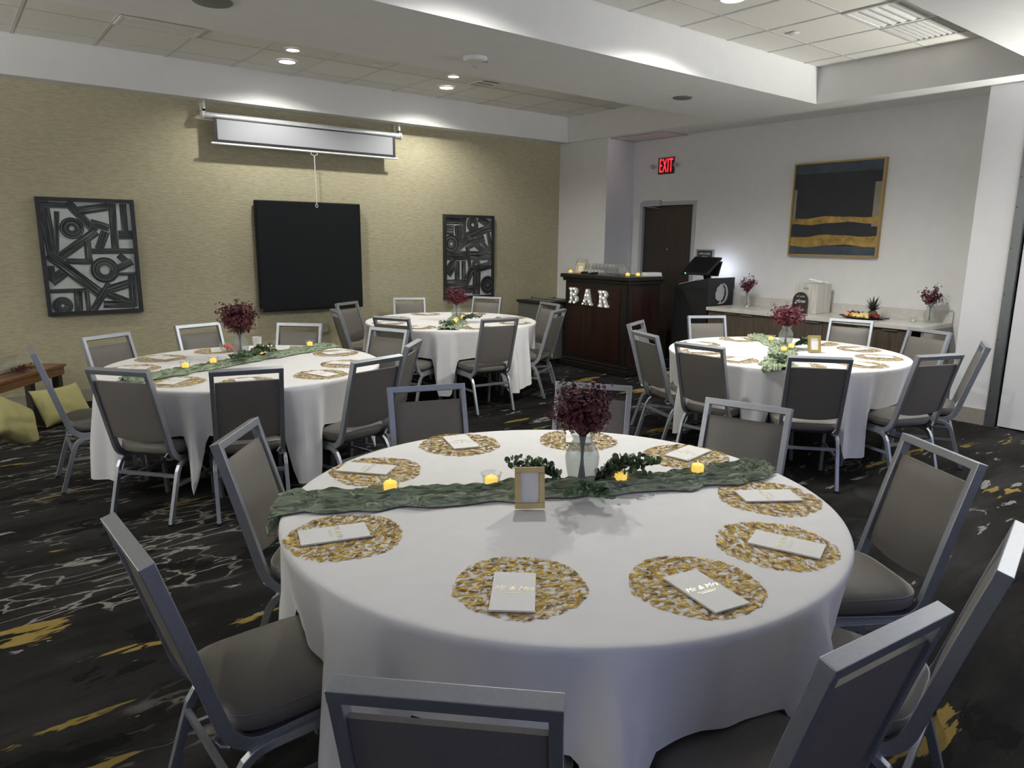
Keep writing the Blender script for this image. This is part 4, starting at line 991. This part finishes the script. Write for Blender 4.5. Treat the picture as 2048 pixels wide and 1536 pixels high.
marquee('B', 6.80, .93, 'white light-up letter B on the front of the bar')
marquee('A', 6.545, .925, 'white light-up letter A on the front of the bar')
marquee('R', 6.27, .92, 'white light-up letter R on the front of the bar')

def lathe_thing(name, prof, loc, mat, label, cat, group=None, n=24):
    o = MB().rings([[(r*math.cos(2*PI*j/n), r*math.sin(2*PI*j/n), z) for j in range(n)] for r, z in prof]).build(name, mat, None, True, loc=loc)
    return tag(o, label, cat, group)
def shell(prof, th=.0018): return prof + [(max(r-th, .002), z) for r, z in prof[::-1]]
snif = shell([(.04, 0), (.04, .004), (.008, .010), (.008, .03), (.03, .042), (.07, .075), (.085, .115), (.075, .16), (.06, .185)])
lathe_thing('snifter_glass', snif, (6.60, 6.86, BZ+.001), 'glass', 'large round snifter glass at the left end of the bar', 'glass')
ves = shell([(.05, 0), (.06, .01), (.075, .05), (.07, .09), (.04, .12), (.03, .135), (.04, .145)])
lathe_thing('glass_jar', ves, (6.66, 6.19, BZ+.001), 'glass', 'round lidded glass jar behind the candles on the bar', 'jar')
wine = shell([(.028, 0), (.028, .003), (.006, .008), (.005, .05), (.022, .06), (.034, .085), (.035, .11), (.030, .135)], .0014)
wm = MB().rings([[(r*math.cos(2*PI*j/16), r*math.sin(2*PI*j/16), z) for j in range(16)] for r, z in wine]).mesh('wine_glass', True); wm.materials.append(M['glass'])
for i in range(8):
    for j in range(2):
        o = place('wine_glass', wm, None, loc=(6.58+.09*j, 6.74-.066*i-.02*j, BZ+.001)); tag(o, '%s clear glass from the left in the %s row on the bar' % (['first', 'second', 'third', 'fourth', 'fifth', 'sixth', 'seventh', 'eighth'][i], ['front', 'rear'][j]), 'glass', 'clear glasses lined up on the bar')
votive(6.50, 6.97, BZ+.001, 'glowing candle at the left end of the bar', 1.25)
votive(6.56, 6.02, BZ+.001, 'left of two glowing candles at the right end of the bar', 1.2)
votive(6.66, 5.945, BZ+.001, 'right of two glowing candles at the right end of the bar', 1.2)
gold_frame(6.50, 6.79, BZ+.001, -1.25, .12, .13, 'gold frame with white card beside the snifter glass on the bar')
t = thing('napkin_stack', 'stack of white napkins in a low box at the bar right end', 'napkins', (6.88, 5.92, BZ+.001), -.25)
MB().box(-.115, .115, -.06, .06, 0, .012).build('holder', 'white_plastic', t)
for i in range(4): MB().box(-.112+.002*i, .110, -.056, .056, .0125+.008*i, .0198+.008*i).build('napkin', 'paper', t)
t = thing('bar_caddy', 'low black bar caddy behind the gold frame on the bar', 'caddy', (6.50, 6.62, BZ+.001))
MB().box(-.06, .06, -.09, .09, 0, .012).build('tray', 'black', t)
for s in (-1, 1): MB().box(-.06, .06, s*.09-.004, s*.09+.004, .012, .03).build('rim', 'black', t)

# ================================================================== drinks cooler beside the bar
t = thing('drinks_cooler', 'low grey drinks cooler with black top between bar and back wall', 'cooler', (6.50, 7.44, 0))
MB().box(-.30, .30, -.36, .25, .06, .79).build('body', 'cool_grey', t, bevel=.006)
MB().box(-.315, .315, -.375, .265, .79, .825).build('top', 'black', t, bevel=.004)
MB().box(-.26, .26, -.33, .22, .002, .06).build('base', 'black', t)
for s in (0, 1):
    l = MB().box(-.12+.14*s-.10, -.12+.14*s+.02, -.33, .20, .826+.012*s, .836+.012*s).build('sliding_lid', 'steel', t)
    MB().lathe([(.006, 0), (.006, .018), (.014, .02), (.014, .026), (.005, .028)], 10).build('knob', 'black', l, True, loc=(-.16+.14*s, .12-.3*s, .836+.012*s))

# ================================================================== host stand with monitor
t = thing('host_stand', 'black host stand with slanted top and pale tree emblem', 'lectern', (7.45, 5.58, 0))
p = [(-.25, 0), (.27, 0), (.27, 1.185), (-.25, 1.185)]
MB().box(-.24, .27, -.265, .245, .002, 1.06).build('body', 'black', t)
hs = MB()
hs.v = [(-.25,-.27,1.06),(.28,-.27,1.06),(.28,.25,1.06),(-.25,.25,1.06),(-.25,-.27,1.20),(.28,-.27,1.20),(.28,.25,1.085),(-.25,.25,1.075)]
hs.f = [(3,2,1,0),(4,5,6,7),(0,1,5,4),(1,2,6,5),(2,3,7,6),(3,0,4,7)]; hs.build('slanted_top', 'black', t)
em = MB(); E_ = -.2725
crown = [(-.06, .165, .05), (-.02, .20, .042), (-.085, .12, .045), (-.03, .13, .062), (.005, .155, .045), (-.065, .075, .038), (-.015, .085, .045), (-.095, .085, .03), (.012, .11, .035)]
for i, (u, v, r) in enumerate(crown): em.prism([(u+r*math.cos(2*PI*j/18), .885+v+r*math.sin(2*PI*j/18)) for j in range(18)], 'y', E_-.001-.0001*i, E_+.002)
em.prism([(-.045, .885), (-.01, .885), (-.02, .93), (-.022, .97), (-.036, .97), (-.036, .93)], 'y', E_-.0022, E_+.002)
em.prism([(-.085, .885), (.03, .885), (.0, .897), (-.05, .897)], 'y', E_-.0024, E_+.002)
ou = [(.0+.12*math.cos(math.radians(a)), 1.01+.125*math.sin(math.radians(a))) for a in range(-88, 92, 12)]
inn = [(-.012+.095*math.cos(math.radians(a)), 1.01+.113*math.sin(math.radians(a))) for a in range(-88, 92, 12)]
for i in range(len(ou)-1): em.prism([ou[i], ou[i+1], inn[i+1], inn[i]], 'y', E_-.002, E_+.002)
o = em.build('tree_emblem', 'emblem', t); o.location = (.03, 0, 0)
t = thing('monitor', 'black tilted touch monitor on a stand over the host stand', 'monitor', (7.47, 5.56, 1.15))
MB().box(-.09, .09, -.08, .08, .0, .012).build('stand_base', 'black', t)
MB().obox((.03, 0, .075), (.012, 0, 0.0), (0, .05, 0), (-.02, 0, .07)).build('neck', 'black', t)
tl = .62
ux = Vector((math.cos(tl), 0, math.sin(tl))); nrm = Vector((-math.sin(tl), 0, math.cos(tl))); sc = Vector((-.10, 0, .185))
MB().obox(sc, ux*.17, (0, .20, 0), nrm*.013).build('screen_housing', 'black', t, bevel=.004)
MB().obox(sc+nrm*.0135, ux*.155, (0, .185, 0), nrm*.0008).build('dark_screen', 'tv_black', t)
MB().sphere(tuple(sc-ux*.168+nrm*.010+Vector((0, .12, 0))), .007, 8, 5).build('power_light', 'led', t, True)
MB().obox((.115, 0, .15), (.008, 0, -.003), (0, .13, 0), (.035, 0, .09)).build('staff_display', 'black', t, bevel=.003)
MB().obox((.1245, 0, .1465), (.0008, 0, -.0003), (0, .12, 0), (.032, 0, .082)).build('lit_screen', 'tablet', t)
pp = tag(MB().obox((0, 0, 0), (.10, 0, 0), (0, .12, -.028), (0, .0004, .0018)).build('paper_sheet', 'paper', None, loc=(7.29, 5.62, 1.139)), 'white paper sheet lying under the monitor on the host stand', 'paper')

# ================================================================== counter with cabinets
CZT = .865; CX = 7.15; CY0, CY1 = 2.84, 5.285
edges = [5.27, 4.845, 4.34, 3.83, 3.27, 3.02]
hand = [(4.945, .077), (4.737, .079), (3.942, .078), (3.385, .07), (3.14, .07)]
doors = [(5.27, 4.843), (4.843, 4.42), (4.42, 3.83), (3.83, 3.27), (3.27, 3.0)]
names = ['leftmost brown cabinet under the counter beside the host stand', 'second brown cabinet from the host stand under the counter', 'wide middle brown cabinet below the whitewashed box', 'brown cabinet below the fruit platter', 'narrow rightmost brown cabinet under the counter']
for (a, b), (hy, hl), nm in zip(doors, hand, names):
    t = thing('base_cabinet', nm, 'cabinet', (CX+.03, (a+b)/2, 0), 0, 'brown cabinets under the counter'); w_ = (a-b)/2
    MB().box(.022, X2-CX-.035, -w_, w_, .09, CZT-.042).build('body', 'cab_wood', t)
    MB().box(.06, X2-CX-.035, -w_, w_, .0, .09).build('toe_kick', 'black', t)
    dd = MB().box(0, .02, -w_+.002, w_-.002, .095, CZT-.046).build('door', 'cab_wood', t)
    MB().box(-.022, .0, hy-(a+b)/2-hl, hy-(a+b)/2+hl, CZT-.062, CZT-.054).build('handle', 'steel', dd)
t = thing('countertop', 'long pale stone countertop with low backsplash along the white wall', 'countertop', (X2, (CY0+CY1)/2, 0))
MB().box(CX-X2, -.002, -(CY1-CY0)/2, (CY1-CY0)/2, CZT-.04, CZT).build('slab', 'stone', t, bevel=.003)
MB().box(-.022, -.002, -(CY1-CY0)/2, (CY1-CY0)/2, CZT+.0005, CZT+.105).build('backsplash', 'stone', t)
MB().box(CX-X2+.05, -.002, -(CY1-CY0)/2, -(CY1-CY0)/2+.03, .0, CZT-.0405).build('end_panel', 'baseboard', t)

vase(7.53, 4.99, CZT+.001, 'slender clear bud vase beside the host stand on the counter', bud_me, 1.05, 'bud_vase')
bouquet(7.53, 4.99, CZT+.001, .172, .09, .21, 16, 24, .012, (.05, .02), 'burgundy', 'burgundy flowers in the bud vase beside the host stand', 15, .014)
vase(7.64, 2.985, CZT+.001, 'clear glass vase at the right end of the counter', vase_me, .92)
bouquet(7.64, 2.985, CZT+.001, .162, .095, .22, 15, 24, .012, (-.04, .03), 'burgundy', 'burgundy flowers at the right end of the counter', 16)
votive_me = MB().lathe([(.026, 0), (.03, .003), (.03, .05), (.027, .05), (.027, .006), (.005, .005)], 18).mesh('glass_cup', True); votive_me.materials.append(M['glass'])
wax = MB().lathe([(.018, .006), (.018, .022), (.003, .024)], 12).mesh('wax', True); wax.materials.append(M['paper'])
for x, y, lb in ((7.56, 3.10, 'unlit white tealight in a glass left of the right counter vase'), (7.46, 4.93, 'unlit white tealight in a glass in front of the bud vase')):
    t = thing('tealight', lb, 'candle', (x, y, CZT+.001)); place('glass_cup', votive_me, t); place('wax', wax, t)

t = thing('gift_box', 'whitewashed wooden box with a hand slot standing on the counter', 'box', (7.58, 4.19, CZT+.001), 0)
gb = MB(); gb.box(-.15, .15, -.13, .13, 0, .32); gb.build('box_body', 'whitewash', t, bevel=.003)
for y in (-.065, 0, .065): MB().box(-.1506, -.1500, y-.0015, y+.0015, .004, .316).build('plank_joint', 'sign_grey', t)
MB().box(-.1515, -.1500, -.03, .03, .26, .282).build('slot', 'sign_grey', t, bevel=.0005)
for i, (x, y, a, lb) in enumerate(((7.56, 4.16, 2.0, 'upper of two white rolls lying on the whitewashed box'), (7.63, 4.12, 1.3, 'lower of two white rolls lying on the whitewashed box'))):
    dx, dy = math.cos(a)*.07, math.sin(a)*.07; zz = CZT+.322
    tag(MB().tube([(x-dx, y-dy, zz+.016), (x+dx, y+dy, zz+.018+.03*(1-i))], .014, 10).build('paper_roll', 'paper', None, True), lb, 'roll')
t = thing('arched_sign', 'black arched table sign reading let love glow before the box', 'sign', (7.375, 4.225, CZT+.001), 0)
ap = [(-.088, 0), (.088, 0)]+[(.088*math.cos(math.radians(a)), .145+.088*math.sin(math.radians(a))) for a in range(0, 181, 12)]
sg = MB().prism(ap, 'x', 0, .005).build('sign_panel', 'black', t); sg.rotation_euler = (0, .10, 0)
for body, sz, z, sh in (('LET LOVE', .022, .185, 0), ('glow', .062, .135, .35), ('/', .045, .08, .2)):
    me = text_mesh(body, sz, .0003, shear=sh, res=2); me.materials.clear(); me.materials.append(M['sign_white'])
    place('lettering', me, sg, loc=(-.0006, 0, z), rot=(PI/2, 0, -PI/2))
for z, h in ((.052, .055), (.042, .06), (.032, .045)): MB().box(-.0008, -.0001, -h, h, z-.0015, z+.0015).build('print_line', 'sign_white', sg)

# ---- fruit platter
PX, PY = 7.47, 3.55
t = thing('serving_platter', 'black oval serving platter with two loop handles on the counter', 'platter', (PX, PY, CZT+.001))
MB().rings([[(x*k, y*k, z) for x, y in ((.155*math.cos(2*PI*j/40), .215*math.sin(2*PI*j/40)) for j in range(40))] for k, z in ((.8, 0), (1.0, .012), (1.02, .016), (.98, .015), (.78, .004))]).build('dish', 'black', t, True)
for s in (-1, 1): MB().tube([(.03*math.sin(a*PI/5), s*(.235+.02*math.cos(a*PI/5)), .018) for a in range(10)], .005, 6, closed=True).build('handle', 'black', t, True)
rf = random.Random(9)
def pieces(name, mat, n, cxy, sx, sy, r, label, group, shape, zz=.010):
    for v in range(n):
        x = PX+cxy[0]+rf.uniform(-sx, sx); y = PY+cxy[1]+rf.uniform(-sy, sy); z = CZT+zz+r*.6+rf.uniform(0, .022)
        key = (name)
        if key not in SHM:
            mb = MB()
            if shape == 'ball': mb.sphere((0, 0, 0), r, 10, 6)
            elif shape == 'berry': mb.lathe([(.002, -r*1.3), (r*.5, -r*.8), (r*.9, 0), (r, r*.5), (r*.6, r*.9), (.002, r)], 10)
            else: mb.rings([[(r*k*a, r*k*b*.75, c*r) for a, b in superell(1, 1, 5, 12)] for k, c in ((.8, -.7), (1, -.4), (1, .4), (.75, .7))])
            SHM[key] = mb.mesh(name, True); SHM[key].materials.append(M[mat])
        o = place(name, SHM[key], None, loc=(x, y, z), rot=(rf.random()*3, rf.random()*3, rf.random()*3)); tag(o, label, 'fruit', group)
SHM = {}
pieces('melon_chunk', 'orange', 8, (-.06, .10), .035, .05, .022, 'orange melon chunk on the left of the fruit platter', 'melon chunks on the platter', 'chunk')
pieces('pineapple_chunk', 'yellow', 11, (-.075, -.01), .03, .07, .021, 'pale yellow pineapple chunk at the front of the platter', 'pineapple chunks on the platter', 'chunk')
pieces('strawberry', 'berry', 10, (-.03, -.13), .04, .04, .019, 'dark red strawberry on the right of the fruit platter', 'strawberries on the platter', 'berry')
pieces('grape', 'grape', 26, (.04, .11), .05, .06, .013, 'black grape in the pile at the back left of the platter', 'black grapes on the platter', 'ball', .03)
tag(MB().lathe([(.04, 0), (.045, .004), (.045, .022), (.04, .026), (.004, .027)], 20).build('cheese_round', 'cheese', None, True, loc=(PX+.02, PY+.0, CZT+.03)), 'cream cheese round in front of the pineapple', 'cheese')
t = thing('pineapple', 'pineapple top with spiky grey-green crown standing on the fruit platter', 'pineapple', (PX+.075, PY-.05, CZT+.012))
MB().lathe([(.03, 0), (.048, .015), (.05, .04), (.035, .065), (.012, .072)], 16).build('fruit_body', 'pine_skin', t, True)
for i in range(30):
    a = i*2.4; el = .25+1.15*(i/30); ln_ = .075+.07*(i/30); d = Vector((math.cos(a)*math.cos(el), math.sin(a)*math.cos(el), math.sin(el))); s = Vector((-math.sin(a), math.cos(a), 0))*.011
    b0 = Vector((math.cos(a)*.012, math.sin(a)*.012, .066+.03*i/30)); md = b0+d*ln_*.55; tp_ = b0+d*ln_+Vector((math.cos(a)*.012, math.sin(a)*.012, -.004))
    th = Vector((0, 0, .0015))
    mb = MB(); mb.add([b0-s, b0+s, md+s*.8, md-s*.8, tp_, b0-s-th, b0+s-th, md+s*.8-th, md-s*.8-th], [(0, 1, 2, 3), (3, 2, 4), (6, 5, 8, 7), (7, 8, 4), (0, 3, 8, 5), (1, 6, 7, 2), (3, 4, 8), (2, 7, 4)]); mb.build('crown_leaf', 'pine_leaf', t)

# ================================================================== bench and cushions at the left
BA = math.atan2(.67, .515)
t = thing('wooden_bench', 'low orange-brown wooden bench with dark legs by the back wall', 'bench', (.26, 7.315, 0), BA)
for i in range(3): MB().box(-.72, .72, -.175+.1175*i, -.0595+.1175*i, .425, .450).build('plank', 'bench_wood', t, bevel=.002)
for s in (-1, 1): MB().box(-.70, .70, s*.15-.012, s*.15+.012, .355, .4245).build('apron', 'bench_wood', t)
for sx in (-.63, .63):
    for sy in (-.13, .13): MB().box(sx-.03, sx+.03, sy-.03, sy+.03, 0, .4245).build('leg', 'dark_leg', t)
t = thing('glass_cylinder_vase', 'clear glass cylinder vase lying on the wooden bench', 'vase', (.40, 7.55, .451+.072), BA)
ax = [(-.17, .066), (.17, .07), (.172, .066), (-.16, .062)]
MB().rings([[(x, r*math.cos(2*PI*j/24), r*math.sin(2*PI*j/24)) for j in range(24)] for x, r in ax]).build('glass_wall', 'glass', t, True)
bq = thing('dried_sprig', 'dried dark flower sprig lying on the wooden bench', 'flowers', (.33, 7.36, .462), BA-.2)
lv = MB(); rb = random.Random(77)
for i in range(7):
    e = Vector((.22+rb.uniform(-.04, .08), rb.uniform(-.06, .06), rb.uniform(.0, .04))); MB().tube([(-.1, 0, 0), e*.5, e], .0018, 5).build('stem', 'stem', bq, True)
    for q in range(14): floret(lv, e*rb.uniform(.5, 1)+Vector((rb.gauss(0, .015), rb.gauss(0, .02), abs(rb.gauss(0, .012)))), Vector((rb.gauss(0, 1), rb.gauss(0, 1), 1)), .013, rb)
o = lv.build('blossoms', 'burgundy', bq, fix=False); o['kind'] = 'stuff'
sprig(.16, 7.16, .452, BA+.6, .22, 6, 'loose green sprig lying on the wooden bench', 78)

def cushion(x, y, z, w, h, th, rot, label):
    n = 16; fr_, bk_ = [], []
    for j in range(n+1):
        for i in range(n+1):
            u, v = i/n*2-1, j/n*2-1; pin = 1-.10*(1-abs(u)**2)*abs(v)**3; pin2 = 1-.08*(1-abs(v)**2)*abs(u)**3
            e = (max(0, 1-u*u)*max(0, 1-v*v))**.42
            wr_ = .006*math.sin(u*9+v*4)*e
            fr_.append((u*w/2*pin2, -th/2*e+wr_-.002, v*h/2*pin)); bk_.append((u*w/2*pin2, th/2*e+wr_+.002, v*h/2*pin))
    k = len(fr_); W_ = n+1; fs = []
    for j in range(n):
        for i in range(n):
            a = j*W_+i; fs.append((a, a+1, a+W_+1, a+W_)); fs.append((k+a, k+a+W_, k+a+W_+1, k+a+1))
    for i in range(n):
        fs.append((i, k+i, k+i+1, i+1)); a = n*W_+i; fs.append((a, a+1, k+a+1, k+a))
        a = i*W_; fs.append((a, a+W_, k+a+W_, k+a)); a += n; fs.append((a, k+a, k+a+W_, a+W_))
    mb = MB(); mb.add(fr_+bk_, fs)
    t = thing('cushion', label, 'cushion', (x, y, z), 0, 'olive yellow cushions on the floor'); t.rotation_euler = rot
    c_ = mb.build('cushion_cover', 'olive', t, True)
    MB().tube([(w/2*.99, 0, -h/2*.99), (w/2*1.04, 0, -h/2*1.03)], .008, 6).build('corner_tip', 'olive', t, True)
cushion(.72, 7.30, .165, .56, .34, .15, (-.45, .06, .78), 'olive yellow cushion leaning below the wooden bench')
cushion(.33, 6.79, .17, .46, .40, .16, (-.55, .55, .72), 'olive yellow cushion cut by the left edge of the photo')
